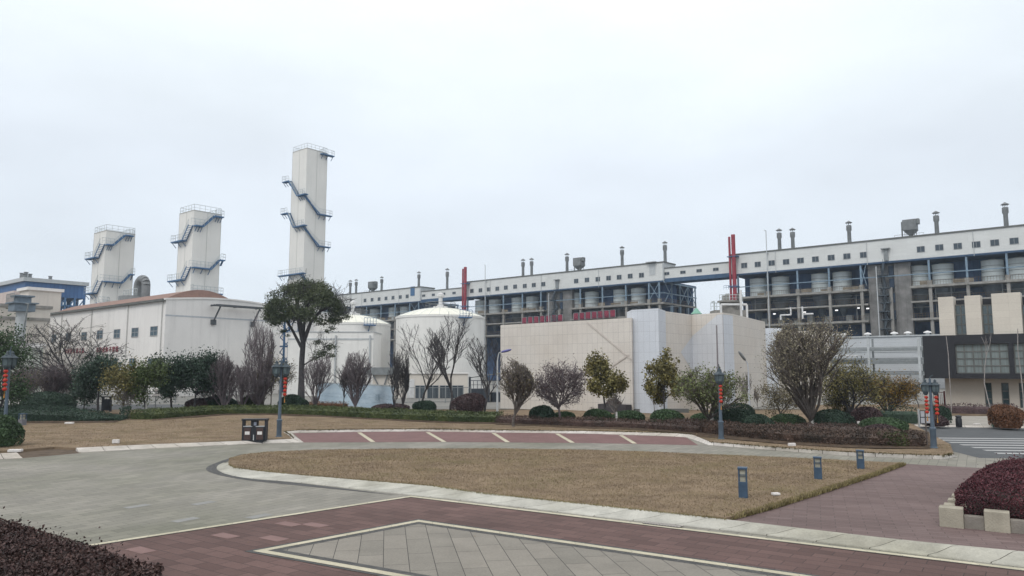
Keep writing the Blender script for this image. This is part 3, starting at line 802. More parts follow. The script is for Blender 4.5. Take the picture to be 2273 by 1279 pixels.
def plant_block(label, sL, sR, wins, cols, silos, stair=None, group=None, hoppers=(), chims=(), wn_big=True, endface=False, extra=None, brace=()):
    root = empty('factory_building', (FO[0],FO[1],0), ANG, label, 'factory')
    if group: root['group'] = group
    # upper gallery
    m = MB(); m.prism([(sL,0),(sR,0),(sR,GAL),(sL,GAL)], Z_BAND+.103, Z_ROOF, wrap_uv=True); m.build('gallery_wall', M_metal, root)
    m = MB(); m.box(sL-.15,sR+.15,-.18,GAL+.15,Z_ROOF+.003,Z_ROOF+.35); m.build('roof_trim', M_trim, root)
    m = MB(); m.box(sL,sR,-.12,.35,Z_BAND-.30,Z_BAND+.10); m.box(sL,sR,.35,DEP,Z_BAND-.2,Z_BAND+.1); m.build('edge_beam', mat('dark_blue_steel',(0.035,0.07,0.13),var=.2,scale=1), root)
    m = MB()
    for px, py in wins:
        s, z = hit(px, py, FO)
        window(root, s, z, 1.5, 1.25, y=0.0, nx=2)
    # downpipes and cladding joints
    x = sL + 12
    while x < sR: m = MB(); m.tube((x,-.12,Z_BAND-.4),(x,-.12,Z_ROOF),0.07,0.07,5); m.build('downpipe', M_ltgrey, root); x += 21.5
    # floors
    def slab(z, th, y0=-0.35, mt=None, nm='floor_slab'):
        mm = MB()
        if stair:
            if sL < stair[0]: mm.box(sL,stair[0],y0,DEP,z-th,z)
            mm.box(stair[1],sR,y0,DEP,z-th,z)
        else: mm.box(sL,sR,y0,DEP,z-th,z)
        mm.build(nm, mt or M_conc, root)
    slab(Z_S1, 0.5); slab(Z_S2, 0.38, 0.1); slab(Z_S3, 0.5)
    m = MB(); m.box(sL,sR,-.05,.2,Z_MID-.10,Z_MID+.10)
    m.build('steel_beam', mat('pale_blue_steel',(0.17,0.24,0.31),var=.2,scale=1), root)
    # back and inner walls
    m = MB(); m.quad([(sL,DEP-2,0),(sR,DEP-2,0),(sR,DEP-2,Z_BAND-.25),(sL,DEP-2,Z_BAND-.25)],[(sL,0),(sR,0),(sR,Z_BAND),(sL,Z_BAND)]); m.build('back_wall', M_bback, root)
    m = MB(); m.prism([(sL+.5,8.2),(sR-.5,8.2),(sR-.5,8.4),(sL+.5,8.4)], Z_S1+.01, Z_BAND-.25, wrap_uv=True); m.build('screen_wall', M_bback, root)
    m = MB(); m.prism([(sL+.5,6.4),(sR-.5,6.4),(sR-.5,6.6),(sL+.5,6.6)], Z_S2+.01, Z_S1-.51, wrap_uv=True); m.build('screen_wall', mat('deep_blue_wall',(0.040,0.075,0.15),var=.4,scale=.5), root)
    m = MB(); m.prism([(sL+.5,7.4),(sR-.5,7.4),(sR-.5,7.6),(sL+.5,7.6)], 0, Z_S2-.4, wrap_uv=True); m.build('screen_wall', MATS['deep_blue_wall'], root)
    m = MB(); x = sL+6
    k = 0
    while x < sR-4:
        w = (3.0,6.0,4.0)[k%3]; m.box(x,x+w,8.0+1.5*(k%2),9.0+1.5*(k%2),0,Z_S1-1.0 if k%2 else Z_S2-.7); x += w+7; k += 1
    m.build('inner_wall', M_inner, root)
    # columns
    for px in cols:
        s = fs(px, 600)
        if not (sL-.5 <= s <= sR+.5): continue
        s = max(sL+.3, min(sR-.3, s))
        c = MB(); c.box(s-.32,s+.32,0.0,.7,0,Z_S1-.50); c.box(s-.45,s+.45,-.2,.7,Z_S1+.003,Z_S1+1.0)
        co = c.build('column', M_conc, root)
        c = MB(); c.box(s-.2,s+.2,0.02,.35,Z_S1+1.0,Z_BAND-.35); c.build('steel_post', MATS['pale_blue_steel'], co)
        c = MB(); c.box(s-.35,s+.35,9.0,9.6,0,Z_S1-.70); c.build('rear_post', M_concd, co); c = MB(); c.box(s-.35,s+.35,14.0,14.6,0,Z_S1-.70); c.build('rear_post', M_concd, co)
    for (a, b_) in brace:
        c = MB(); a, b_ = fs(a,600), fs(b_,600)
        c.bar((a,.1,Z_S1+.8),(b_,.1,Z_BAND-.4),.14,.14); c.bar((b_,.14,Z_S1+.8),(a,.14,Z_BAND-.4),.14,.14); c.build('cross_brace', MATS['pale_blue_steel'], root)
    # railings with rusty screens
    segs = [(sL,sR)] if not stair else [(sL,stair[0]),(stair[1],sR)]
    for z in (Z_S1, Z_S3, Z_S2):
        r = MB()
        for a, b_ in segs:
            if b_-a > 1: railing(r, [(a,-.2 if z != Z_S2 else .2,z),(b_,-.2 if z != Z_S2 else .2,z)], 1.05, 0.025, 0.55)
        if r.v: r.build('railing', mat('rusty_rail',(0.16,0.13,0.10),var=.3,scale=1), root)
    r = MB(); rr_ = random.Random(int(sR*7)%97)
    for a, b_ in segs:
        x = a+2
        while x < b_-4:
            if rr_.random() < .55: r = MB(); r.box(x, x+rr_.uniform(1.5,4), -.16, -.13, Z_S1+.1, Z_S1+rr_.uniform(.6,.95)); r.build('guard_panel', mat('guard_sheet',(0.20,0.17,0.13),var=.35,scale=.8,grime=.4), root)
            x += rr_.uniform(3,7)
    # silos
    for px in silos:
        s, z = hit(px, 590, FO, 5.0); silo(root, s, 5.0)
    # clutter inside
    m = MB(); rr_ = random.Random(int(-sL*3)%89)
    x = sL+2
    while x < sR-3:
        z = rr_.choice([Z_S2+1.6, Z_S2+2.2, Z_S1-1.2, Z_S3+2.6]); m = MB(); m.tube((x,2.2,z),(x+rr_.uniform(4,9),2.2,z),0.10,0.10,5); m.build('pipe', M_grey2, root)
        if rr_.random()<.6: m = MB(); m.tube((x,1.6,Z_S3),(x,1.6,Z_S2+rr_.choice([0,3])),0.10,0.10,5); m.build('pipe', M_grey2, root)
        if rr_.random()<.5: m = MB(); m.box(x+1,x+2.4,2.8,4.2,Z_S3,Z_S3+rr_.uniform(.8,2.0)); m.build('cabinet', M_grey2, root)
        x += rr_.uniform(3,6)
    for x_, z_ in hoppers: hopper(root, fs(x_,z_), k=1.1)
    for px, py in chims:
        s, z = hit(px, py, FO, 3.0); chimney(root, s, z)
    if stair:
        a, b_ = stair
        c = MB(); c.box(a,b_,2.2,2.5,0,Z_BAND-.36); 
        c.box(b_-3.4,b_-.0,1.2,2.2,0,Z_BAND-.36); c.box(a,a+2.8,1.2,2.2,0,Z_BAND-.36)
        c.build('stair_wall', mat('weathered_concrete',(0.185,0.18,0.175),var=.3,scale=.6,grime=.5), root)
        st = MB(); x0, x1 = a+3.4, b_-5.2
        zz = [Z_BAND-.4, 25.3, Z_S1, 20.6, Z_S2, 16.9, Z_S3, 12.9, 11]
        for i in range(len(zz)-1):
            p, q = ((x1, zz[i]), (x0, zz[i+1])) if i % 2 == 0 else ((x0, zz[i]), (x1, zz[i+1]))
            st.bar((p[0],-.3+(i%2)*1.0,p[1]),(q[0],-.3+(i%2)*1.0,q[1]),0.5,0.45)
            st.tube((p[0],-.7,p[1]+1),(q[0],-.7,q[1]+1),0.04,0.04,4)
            st.box(q[0]-1.2,q[0]+1.2,-.8,1.2,q[1]-.2,q[1])
        pp_ = MB(); pp_.box(x0-1.2,x0-1.0,-.85,-.65,5,Z_BAND-1); pp_.build('post', M_ltgrey, root); pp_ = MB(); pp_.box(x1+.9,x1+1.5,-.2,.4,5,Z_S1); pp_.build('post', M_conc, root)
        railing(st, [(x0-1.2,-.8,25.3),(x0+1.2,-.8,25.3)],1,.04,.4); railing(st, [(x0-1.2,-.8,20.6),(x0+1.2,-.8,20.6)],1,.04,.4)
        railing(st, [(x1-1.2,-.8,Z_S1),(x1+1.2,-.8,Z_S1)],1,.04,.4); railing(st, [(x1-1.2,-.8,Z_S2),(x1+1.2,-.8,Z_S2)],1,.04,.4)
        st.build('staircase', mat('stair_steel',(0.06,0.075,0.09),var=.2,scale=1), root)
        dr = MB()
        for z in (Z_S1,Z_S2,Z_S3,25.3): dr.box(b_-4.5,b_-3.5,1.1,2.15,z,z+2.1)
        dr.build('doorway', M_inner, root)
        hd = MB(); hd.box(x1-.3,x1+1.6,-.9,-.05,Z_BAND+2.9,Z_BAND+3.1); hd.box(x1+.2,x1+1.1,-.5,-.02,Z_BAND+.25,Z_BAND+2.9); hd.build('door_hood', M_grey2, root)
    return root

def lam(px0, px1, z=Z_BAND): return fs(px0,600), fs(px1,600)
# right block
winA = [(1652,589.5),(1682,587),(1713,584),(1745,581.5),(1777,578.5),(1810,575.5),(1845,572),(1880,569),(1917,566),(2044,553.5),(2085,549.5),(2126,546.5),(2167,543),(2208,539),(2251,535),(2296,531)]
blkA = plant_block('long grey batch plant on the right, above the low ribbed grey shed', fs(1620,560), fs(2420,540), winA,
    [1637,1703,1769,1839,1910,2062,2146,2236,2330], [1682,1731,1820,1868,2038,2092,2203,2262,2350], stair=(fs(1923,600), fs(2018,600)),
    hoppers=[(2014,500)], chims=[(1729,508),(1758.5,506.5),(1883.5,491),(2077,469),(2230,450)], brace=[(1910,1922)])
# middle block
winB = [(1047.6,646),(1066.5,644.5),(1085,642.5),(1104,641),(1123,638.5),(1143.5,636.5),(1165,635),(1185,633),(1206,631),(1279,624),(1303,621.5),(1327,620),(1351,617.5),(1374.5,615.5),(1399,613),(1424,611)]
blkB = plant_block('long grey batch plant in the middle with red slogan boards, behind the cream panelled wall', fs(1030,620), fs(1473,585), winB,
    [1038,1077,1117,1159,1200,1287,1336,1388,1439,1462], [1069,1099.6,1150,1182,1278,1313,1376.5,1416], stair=(fs(1208,600), fs(1264,600)),
    hoppers=[(1273,585)], chims=[(1161,575),(1180,573),(1258.5,562),(1380.6,547),(1475.6,536)], brace=[(1440,1462)])
winC = [(810.4,667),(826,665.5),(841.6,664),(857,662.5),(872.5,661),(888.6,659.5),(904,658)]
blkC = plant_block('farthest long grey batch plant, left block behind the two white tanks', fs(690,650), fs(934,630), winC,
    [700,727,815,847,878,910,930], [808,835,877,902,720], stair=(fs(752,650), fs(797,650)),
    hoppers=[(814,640)], chims=[(778,622),(791,620),(847.6,614),(930,603)], brace=[(912,930)])
# step-up boxes and doors at gallery ends, open framed end of the middle block
for blk, s1 in ((blkB, fs(1473,585)), (blkC, fs(934,630))):
    m = MB(); m.box(s1-.4,s1+.02,-.05,GAL+.02,Z_BAND+.2,Z_ROOF+.02); m.build('end_trim', M_ltgrey, blk)
    m = MB()
    for y in (4.6, 9.6, 14.6, 19.6):
        m.box(s1-.5,s1+.1,y-.3,y+.3,0,Z_S1-.7); m.box(s1-.25,s1+.05,y-.15,y+.15,Z_S1,Z_BAND-.2)
    for y0 in (.4, 9.6, 14.6):
        m.bar((s1,y0,Z_S1+.2),(s1,y0+5,Z_BAND-.4),.16,.16); m.bar((s1,y0+5,Z_S1+.2),(s1,y0,Z_BAND-.4),.16,.16)
    m.box(s1-.1,s1+.15,0,DEP,Z_BAND-.6,Z_BAND-.2); m.box(s1-.1,s1+.15,0,DEP,Z_MID-.2,Z_MID+.1)
    m.build('end_frame', MATS['pale_blue_steel'], blk)
    r = MB(); railing(r, [(s1,0,Z_S1),(s1,DEP,Z_S1)], 1.05, .03, .6); railing(r, [(s1,0,Z_S3),(s1,DEP,Z_S3)], 1.05, .03, .6); r.build('railing', MATS['rusty_rail'], blk)
m = MB(); s, z = hit(916,646.5,FO); m.box(s-1.1,s+1.1,-.12,-.02,z-1.7,z+1.7); m.build('blue_door', M_bluest, blkC)
m = MB(); s, z = hit(1448,598,FO); m.box(s-.9,s+.9,-.10,-.02,z-1.6,z+1.6); m.box(s-1.5,s+1.5,-1.2,-.03,z+1.9,z+2.1); m.build('hoist_door', M_ltgrey, blkB)

def bridge(label, pxL, pxR, wins, chims=()):
    a, b_ = fs(pxL,600), fs(pxR,600)
    root = empty('conveyor_bridge', (FO[0],FO[1],0), ANG, label, 'conveyor bridge', 'conveyor bridges between the blocks')
    m = MB(); m.prism([(a+.03,.4),(b_-.03,.4),(b_-.03,5.5),(a+.03,5.5)], 28.9, 31.7, wrap_uv=True); m.build('gallery_wall', M_metal, root)
    m = MB(); m.box(a+.03,b_-.03,.2,5.7,31.703,31.95); m.build('roof_trim', M_trim, root)
    m = MB(); m.box(a+.03,b_-.03,.3,.7,27.8,28.897); m.box(a+.03,b_-.03,5.0,5.4,27.8,28.897); m.box(a+.03,b_-.03,.7,5.0,28.4,28.89); m.build('girder', mat('bridge_steel',(0.045,0.09,0.16),var=.2,scale=1), root)
    for px, py in wins:
        s, z = hit(px, py, FO, .4); window(root, s, z, 1.5, .75, y=.4)
    for px, py in chims:
        s, z = hit(px, py, FO, 3.0); chimney(root, s, z, zr=31.9)
    return root
bridge('grey covered conveyor bridge left of the red pipes, spanning to the right block', 1473, 1620, [(1480,607.5),(1516,604.5),(1552,601),(1589,598)])
bridge('grey covered conveyor bridge behind the domed tank, joining the two left blocks', 934, 1030, [(940.6,656.5),(962,654.5),(985,652.5),(1008,650.5)], [(993,596)])

# slogan boards on the railing of the middle block
boards = [(1164+i*13.3, 712.0-i*1.05, c) for i, c in enumerate('质量是企业生命')] + [(1278.5+i*13.6, 702.8-i*1.1, c) for i, c in enumerate('安全是员工幸福')]
for i, (px, py, c) in enumerate(boards):
    s, z = hit(px, py, FO, -.6)
    bd = MB(); bd.box(s-.02-.86,s+.86,-.66,-.60,z-1.05,z+1.05); o = bd.build('slogan_board', M_signd, blkB)
    fr = MB(); fr.box(s-.92,s-.86,-.70,-.58,z-1.1,z+1.1); fr.box(s+.86,s+.92,-.70,-.58,z-1.1,z+1.1); fr.box(s-.86,s+.86,-.70,-.58,z+1.05,z+1.1); fr.build('frame', M_rail, o)
    t = text_mesh('character', c, 1.75, M_sign, o, .03); t.rotation_euler = (math.radians(90),0,0); t.location = (s,-.69,z)

# red twin pipes in front of the gaps
for pa, pb, top, top2, base, lab in ((1618.5,1627,526,521,668,'pair of tall dark red pipes at the left end of the right batch plant'),(1027.5,1033,597,593,700,'pair of tall dark red pipes rising behind the right white tank')):
    s, zt = hit(pb, top2, FO, -1.5); s2, z2 = hit(pa, top, FO, -1.5); _, zb = hit(pb, base, FO, -1.5)
    root = empty('red_pipe_stack', (FO[0],FO[1],0), ANG, lab, 'pipe stack')
    m = MB(); m.tube((s,-1.5,2),(s,-1.5,zt),.52,.52,14); m.build('main_pipe', M_red, root, smooth=True)
    m = MB(); m.tube((s2,-1.5,2),(s2,-1.5,z2),.30,.30,12); m.build('side_pipe', M_red, root, smooth=True)
    m = MB(); m.box(s2-.6,s+.9,-1.2,-.1,Z_ROOF-.6,Z_ROOF-.3); m.box(s2-.6,s+.9,-2.1,-1.2,Z_ROOF-.6,Z_ROOF-.45); m.box(s2-.5,s+.8,-2.0,-.1,Z_MID,Z_MID+.2)
    railing(m, [(s2-1.6,-2.2,Z_MID-.6),(s+1.2,-2.2,Z_MID-.6)],1,.04,.7); m.build('bracket', M_bluest, root)
for px, py, lab in ((1700,512,'thin grey mast rising from the front of the right batch plant'),(1077,589,'thin grey mast beside the red pipes behind the right tank')):
    s, z = hit(px,py,FO,-.8); root = empty('mast', (FO[0],FO[1],0), ANG, lab, 'mast')
    m = MB(); m.tube((s,-.8,2),(s,-.8,z),.14,.11,8); m.build('pole', M_ltgrey, root)
    m = MB(); m.tube((s,-.8,z),(s-.5,-.8,z+.15),.09,.09,6); m.box(s-.18,s+.18,-.8,0,Z_ROOF-.5,Z_ROOF-.3); m.build('hook_top', M_ltgrey, root)

# lit work lamps and white pipes in the right block
for px, py in ((1719,697),(1786,693),(1857,689),(1905,684),(1926,685)):
    s, z = hit(px,py,FO,3.0); m = MB(); m.box(s-.30,s+.30,2.9,3.1,z-.14,z+.14); m.build('work_lamp', M_lampon, blkA)
m = MB()
for a, b_ in ((1733,1756),(1782,1806)):
    s0, z0 = hit(a,709,FO,-.9); s1, _ = hit(b_,709,FO,-.9); z0 = 15.9
    m.poly([(s0,-.9,z0),(s0,-.9,z0+1.1),(s1,-.9,z0+1.1)], .22, 8); sm = s1 if a < 1760 else s0
    m.poly([(sm,-.9,z0+1.1),(sm,-.9,z0+3.0)], .20, 8); m.box(sm-1.2,sm+1.2,-.95,-.85,z0+2.7,z0+2.8)
m.build('white_pipe', mat('white_pipe',(0.62,0.62,0.62),var=.1,scale=2), blkA)

# low grey shed in front of the right block
SO = at(2080, 742, 141.0); SO = (SO.x, SO.y)
shed = empty('grey_shed', (SO[0],SO[1],0), ANG, 'low pale grey metal shed with horizontal ribs, below the right batch plant', 'shed')
sL_, sR_ = hit(1560,748,SO)[0], hit(2420,740,SO)[0]; zt = hit(2080,745,SO)[1]
M_shed = brick_mat('ribbed_sheet', (0.48,0.50,0.52), (0.51,0.53,0.55), (0.38,0.40,0.42), 60, 0.55, msize=0.02, offset=0, uv=True, var=0.05, vscale=0.3, bump=0.3, rough=0.6)
m = MB(); m.prism([(sL_,0),(sR_,0),(sR_,11),(sL_,11)], 0, zt, wrap_uv=True); m.build('wall', M_shed, shed)
m = MB(); m.box(sL_-.2,sR_,-.25,11.2,zt+.003,zt+.25); m.box(sL_,sR_,-.10,-.003,zt-3.0,zt-2.85); m.build('roof_edge', M_ltgrey, shed)
for px in (1832,1855,1873,1926,2015,2059,1985):
    s = hit(px,741,SO,1.5)[0]; m = MB(); m.lathe([(.35,0),(.35,.35),(.75,.38),(.6,.62),(.1,.8)], (s,1.5,zt+.24), 12); m.build('roof_vent', MATS['white_pipe'], shed, smooth=True)
# pipe rack standing in front of it
rack = empty('pipe_rack', (SO[0],SO[1],0), ANG, 'grey steel pipe rack with three tiers in front of the low grey shed', 'pipe rack')
RW = -9.0
for px in (1800,1928,2040,2140):
    s = hit(px,780,SO,RW)[0]; _, z = hit(px,776,SO,RW); z = 10.6
    m = MB(); m.box(s-.2,s+.2,RW-.2,RW+.2,0,z-1.2); m.build('post', M_ltgrey, rack)
    m = MB(); m.box(s-.15,s+.15,RW+3.0,RW+3.3,0,z-1.2); m.build('post', M_grey2, rack)
for pyl, h in ((776,.45),(801,.35),(806,.35),(831,.35)):
    _, z = hit(1960,pyl,SO,RW); s0 = hit(1775,780,SO,RW)[0]; s1 = hit(2200,780,SO,RW)[0]
    m = MB(); m.box(s0,s1,RW-.12,RW+.12,z-h/2,z+h/2); m.box(s0,s1,RW+3.0,RW+3.2,z-h/2,z+h/2); m.tube((s0,RW+1.0,z+.25),(s1,RW+1.0,z+.25),.2,.2,8); m.tube((s0,RW+1.9,z+.3),(s1,RW+1.9,z+.3),.28,.28,8); m.build('beam', M_grey2, rack)
cx0, zc0 = hit(1850,789,SO,RW-2); cx1, _ = hit(1910,789,SO,RW-2)
cn = empty('canopy', (SO[0],SO[1],0), ANG, 'small flat white canopy in front of the grey pipe rack', 'canopy')
m = MB(); m.box(cx0-4,cx1,RW-3.5,RW-.5,zc0-.15,zc0); m.build('roof', MATS['white_pipe'], cn)
m = MB()
for x in (cx0-3.8,cx0,cx1-.2):
    for y in (RW-3.4,RW-.6): m.box(x-.08,x+.08,y-.08,y+.08,0,zc0-.15)
m.build('post', M_grey2, cn)

# ------------------------------------------------------------------ air separation towers
def tower(px, py, Y, a, z0, label, runs, name='cold_box_tower', rail_top=True):
    c = at(px, py, Y); root = empty(name, (c.x,c.y,0), ANG, label, 'tower', 'white industrial towers'); zt = c.z
    m = MB(); m.prism([(-a,0),(0,0),(0,a),(-a,a)], 0, zt, wrap_uv=True); m.build('cladding', M_tower, root)
    m = MB()
    for t in (-a,-a*.5): m.box(t-.03,t+.03,-.03,-.002,0,zt)
    for t in (a*.5,a): m.box(.002,.03,t-.03,t+.03,0,zt)
    m.box(-a-.05,.05,-.05,.05+a,zt+.003,zt+.15)
    m.build('joint', mat('joint_grey',(0.42,0.42,0.40)), root)
    def P(s, z, off):   # perimeter coordinate: s<0 left face, s>0 right face
        if s <= 0: return Vector((s if abs(s)>1e-6 else 0, -off, z)) 
        return Vector((off, s, z))
    r = MB()
    railing(r, [(-a,0.1,zt),(-.1,.1,zt),(-.1,a,zt),(-a,a,zt),(-a,.1,zt)], 1.25, .035, 1.0); r.build('top_railing', M_rail, root)
    Cn = Vector((c.x,c.y))
    def conv(px_,py_):
        # which face? try the left face first
        s, z = hit(px_,py_,(c.x,c.y),-.6)
        if s <= 0.3: return s, z
        s, z = hit(px_,py_,(c.x,c.y),-.6,face='y') if False else hit(px_,py_,(c.x,c.y),0.6,face='y')
        return max(s,0.0), z
    for run in runs:
        pl, stp, rl = MB(), MB(), MB()
        pts = [conv(*q) for q in run]
        for i in range(len(pts)-1):
            (s0,z0_),(s1,z1) = pts[i], pts[i+1]
            flat = abs(z1-z0_) < 0.35*abs(s1-s0)+.05
            if flat: z1 = z0_ = (z0_+z1)/2; pts[i+1] = (s1,z1)
            parts = [(s0,z0_,s1,z1)]
            if s0 < 0 < s1: f = -s0/(s1-s0); zm = z0_+(z1-z0_)*f; parts = [(s0,z0_,-1e-7,zm),(1e-7,zm,s1,z1)]
            for (u0,w0,u1,w1) in parts:
                if flat:
                    pl = MB()
                    if u1 <= 0: pl.box(u0,u1+ (1.0 if abs(u1)<1e-3 else 0),-1.0,-.03,w0-.22,w0)
                    else: pl.box(.03,1.0,u0,u1,w0-.22,w0)
                    k0 = u0
                    for u in (u0+.3,(u0+u1)/2,u1-.3):
                        pl.bar(P(u,w0-.15,.9),P(u,w0-1.1,.05),.09,.09)
                    po = pl.build('platform', M_bluest, root)
                    A_, B_ = P(u0,w0,.95), P(u1,w0,.95)
                    if u1 <= 0 and abs(u1)<1e-3: B_ = Vector((.95,-.95,w0))
                    if abs(u0)<1e-3 and u1 > 0: A_ = Vector((.95,-.95,w0))
                    railing(rl, [A_,B_], 1.1, .035, .8)
                else:
                    for off in (.12,.92): stp.bar(P(u0,w0,off),P(u1,w1,off),.07,.26)
                    n = max(3,int(abs(w1-w0)/.28))
                    for k in range(n):
                        q = P(u0,w0,.52).lerp(P(u1,w1,.52),(k+.5)/n)
                        if u1 <= 0: stp.box(q.x-.12,q.x+.12,q.y-.4,q.y+.4,q.z-.03,q.z+.03)
                        else: stp.box(q.x-.4,q.x+.4,q.y-.12,q.y+.12,q.z-.03,q.z+.03)
                    railing(rl, [P(u0,w0,.95),P(u1,w1,.95)], 1.0, .03, 1.0)
        # platform end railings
        for (s_,z_) in (pts[0],pts[-1]):
            railing(rl, [P(s_,z_,.1),P(s_,z_,.95)], 1.1, .035, .8)
        if rl.v: rl.build('railing', M_rail, po)
        if stp.v: stp.build('stair_flight', M_bluest, root)
    return root

def q2(X,Y): return 350+X/2.907, 280+Y/2.907
def q1(X,Y): return X/2.557, 450+Y/2.557
tower(681.8, 329.2, 160, 5.4, 0, 'tallest white tower with blue zigzag stairs, behind the big dark tree',
  [[q2(1058,180),q2(1135,190)],
   [q2(812,358),q2(850,358),q2(905,450),q2(962,438),q2(1040,567),q2(1120,580)],
   [q2(803,564),q2(842,564),q2(880,652),q2(950,638),q2(1035,770),q2(1110,783)],
   [q2(785,966),q2(935,948),q2(985,1040)]])
tower(430.8, 467.5, 135, 5.4, 0, 'middle white tower of the three with green-blue stairs, above the red vaulted roof',
  [[q2(97,745),q2(168,740),q2(225,636),q2(295,645),q2(372,578),q2(422,588)],
   [q2(75,998),q2(160,992),q2(207,905),q2(345,922),q2(402,862),q2(430,866)],
   [q2(190,1062),q2(415,1088)]])
tower(235.5, 512.4, 140, 5.4, 0, 'leftmost white tower of the three, above the long white hall',
  [[q1(493,316),q1(545,312),q1(590,232),q1(645,240),q1(712,184),q1(757,188)],
   [q1(487,515),q1(535,512),q1(572,440),q1(695,456),q1(740,405),q1(760,408)],
   [q1(545,590),q1(565,566),q1(615,572)]])
# curved duct behind the hall ridge
c = at(303, 655, 118); d_ = empty('duct', (c.x,c.y,0), ANG, 'grey bent duct on a round base between the left and middle towers', 'duct')
m = MB(); zb = c.z
m.lathe([(2.6,0),(2.6,1.0)], (0,0,zb-1.3), 20); m.build('base', M_grey2, d_, smooth=True)
arc = [(0.3+1.45-1.45*math.cos(t), 0, zb+1.3+1.15*math.sin(t)) for t in [i*math.pi/8 for i in range(9)]]
m = MB(); m.poly([(0.3,0,zb-.3)]+arc+[(3.2,0,zb-1.5)], .62, 14); m.build('bent_pipe', M_stack, d_, smooth=True)
m = MB(); railing(m, [(-2.4,-1,zb-.3),(2.4,-1,zb-.3)],1.1,.04,.6); m.build('railing', M_rail, d_)
m = MB(); m.lathe([(2.2,0),(2.2,zb-1.2)], (0,0,0), 16); m.build('drum', M_conc, d_)

# ------------------------------------------------------------------ long white hall (left)
c = at(369, 662.5, 97); HO = (c.x,c.y); hz = c.z
hall = empty('white_hall', (c.x,c.y,0), ANG, 'long white hall with small windows and a red roof, left of the big dark tree', 'hall')
hl = hit(112,692,HO)[0]; HW = 17.2
m = MB()
N = 12; arc_ = [(HW*(i/N), hz+.55*math.sin(math.pi*i/N)) for i in range(N+1)]
m.v = [(0,0,0),(0,HW,0)]+[(0,y,z) for y,z in reversed(arc_)]+[(hl,0,0),(hl,HW,0)]+[(hl,y,z) for y,z in reversed(arc_)]
kk = N+3
m.f = [tuple(range(kk)), tuple(reversed(range(kk,2*kk))), (kk,0,kk-1,2*kk-1), (1,kk+1,kk+2,2)]
m.build('wall', M_wallw, hall)
m = MB()
prof = [(-.35,hz-.05)]+[(y,z+.06) for y,z in arc_]+[(HW+.35,hz-.05)]
b0 = 0
for x in (hl-.3,.12):
    for y,z in prof: m.v.append((x,y,z))
k = len(prof)
for i in range(k-1): m.f.append((i,k+i,k+i+1,i+1))
m.v += [(x,y,z-.22) for x,y,z in m.v]
m.f += [tuple(reversed([q+2*k for q in f])) for f in m.f] + [(k+i,3*k+i,3*k+i+1,k+i+1) for i in range(k-1)]
m.build('roof', M_wallw, hall, smooth=True)
m = MB(); vy0, vy1 = .25, 11.0
for x in (hl+1,-1.2):
    for i in range(13): m.v.append((x, vy0+(vy1-vy0)*i/12, hz-.1+1.75*math.sin(math.pi*i/12)**.9))
for i in range(12): m.f.append((i,13+i,14+i,i+1))
m.f += [tuple(range(13)), tuple(reversed(range(13,26)))]
m.build('red_vault', M_rroof, hall, smooth=True)
m = MB(); m.box(hl-.3,-.1,-.42,-.05,hz-.35,hz-.02); m.build('gutter', M_trim, hall)
M_pp = mat('pale_pipe',(0.50,0.50,0.48))
for px in (138,204,284,360):
    s = hit(px,720,HO)[0]; m = MB(); m.tube((s,-.12,0),(s,-.12,hz-.3),.07,.07,6); m.build('downpipe', M_pp, hall)
for px,py in ((120,751),(152,748.5),(187,746.5),(222,743),(260,741),(300,738),(342,735)):
    s, z = hit(px,py,HO); window(hall, s, z, 1.9, 1.15, glass=M_glassb, ny=2, name='window')
for px,py in ((254,806),(294.5,806.5),(336.5,807)):
    s, z = hit(px,py,HO); window(hall, s, z, 1.9, 1.25, glass=M_glassb, ny=2)
def slogan(par, txt, pxs, pyc, O, size, m_):
    for (px,py), ch in zip(pxs, txt):
        s, z = hit(px,py,O,-.08)
        t = text_mesh('slogan_character', ch, size, m_, par, .04); t.rotation_euler = (math.radians(90),0,0); t.location = (s,-.08,z)
M_sig2 = mat('slogan_paint', (0.27,0.085,0.10), var=.15, scale=4)
slogan(hall, '事故对你不留情', [(130+x/15.15,750+y/15.15) for x,y in ((1305,425),(1405,420),(1510,415),(1618,410),(1735,405),(1845,400),(1958,398))], 0, HO, .88, M_sig2)
slogan(hall, '你对违章讲人情', [(130+x/15.15,750+y/15.15) for x,y in ((235,470),(325,466),(415,462),(515,458),(620,452),(720,448),(815,444))], 0, HO, .86, M_sig2)
# hoist canopy on the gable
m = MB(); y0 = hit(457,680,HO,0.0,face='y')[0]; zc = hit(457,678,HO,0,face='y')[1]; y1 = hit(556,690,HO,0,face='y')[0]
y0, y1 = 6.2, 13.0
for y in (y0,(y0+y1)/2,y1): m.bar((.05,y,zc),(2.2,y,zc),.14,.2)
for x in (.8,1.5,2.2): m.bar((x,y0-.4,zc),(x,y1+.4,zc),.14,.2)
for y in (y0+.4,y1-.4): m.bar((.1,y,zc-2.2),(1.9,y,zc-.1),.16,.16); m.box(.01,.3,y-.35,y+.35,zc-2.6,zc-1.9)
m.build('hoist_frame', mat('dark_frame',(0.09,0.10,0.11),var=.2,scale=2), hall)
m = MB(); m.tube((.1,12.2,0),(.1,12.2,hz-2),.05,.05,5); m.box(.003,.02,0,HW,hz-2.3,hz-2.1); m.build('cable', mat('faded_band',(0.42,0.44,0.47)), hall)

# ------------------------------------------------------------------ beige halls, blue roofed plant at far left
c = at(112, 693, 104); BO = (c.x,c.y)
bh = empty('beige_hall', (c.x,c.y,0), ANG, 'low beige hall at the left edge, beside the white hall', 'hall')
z0 = c.z
m = MB(); m.prism([(-30,-26),(0,-26),(0,0.0),(-30,0.0)], 0, z0+.4, wrap_uv=True); m.build('wall', M_beige, bh)
m = MB(); m.box(-30.2,.25,-26,.2,z0+.403,z0+.8); m.box(-.002,.18,-26,0,z0-1.3,z0-.9); m.build('cornice', M_conc, bh)
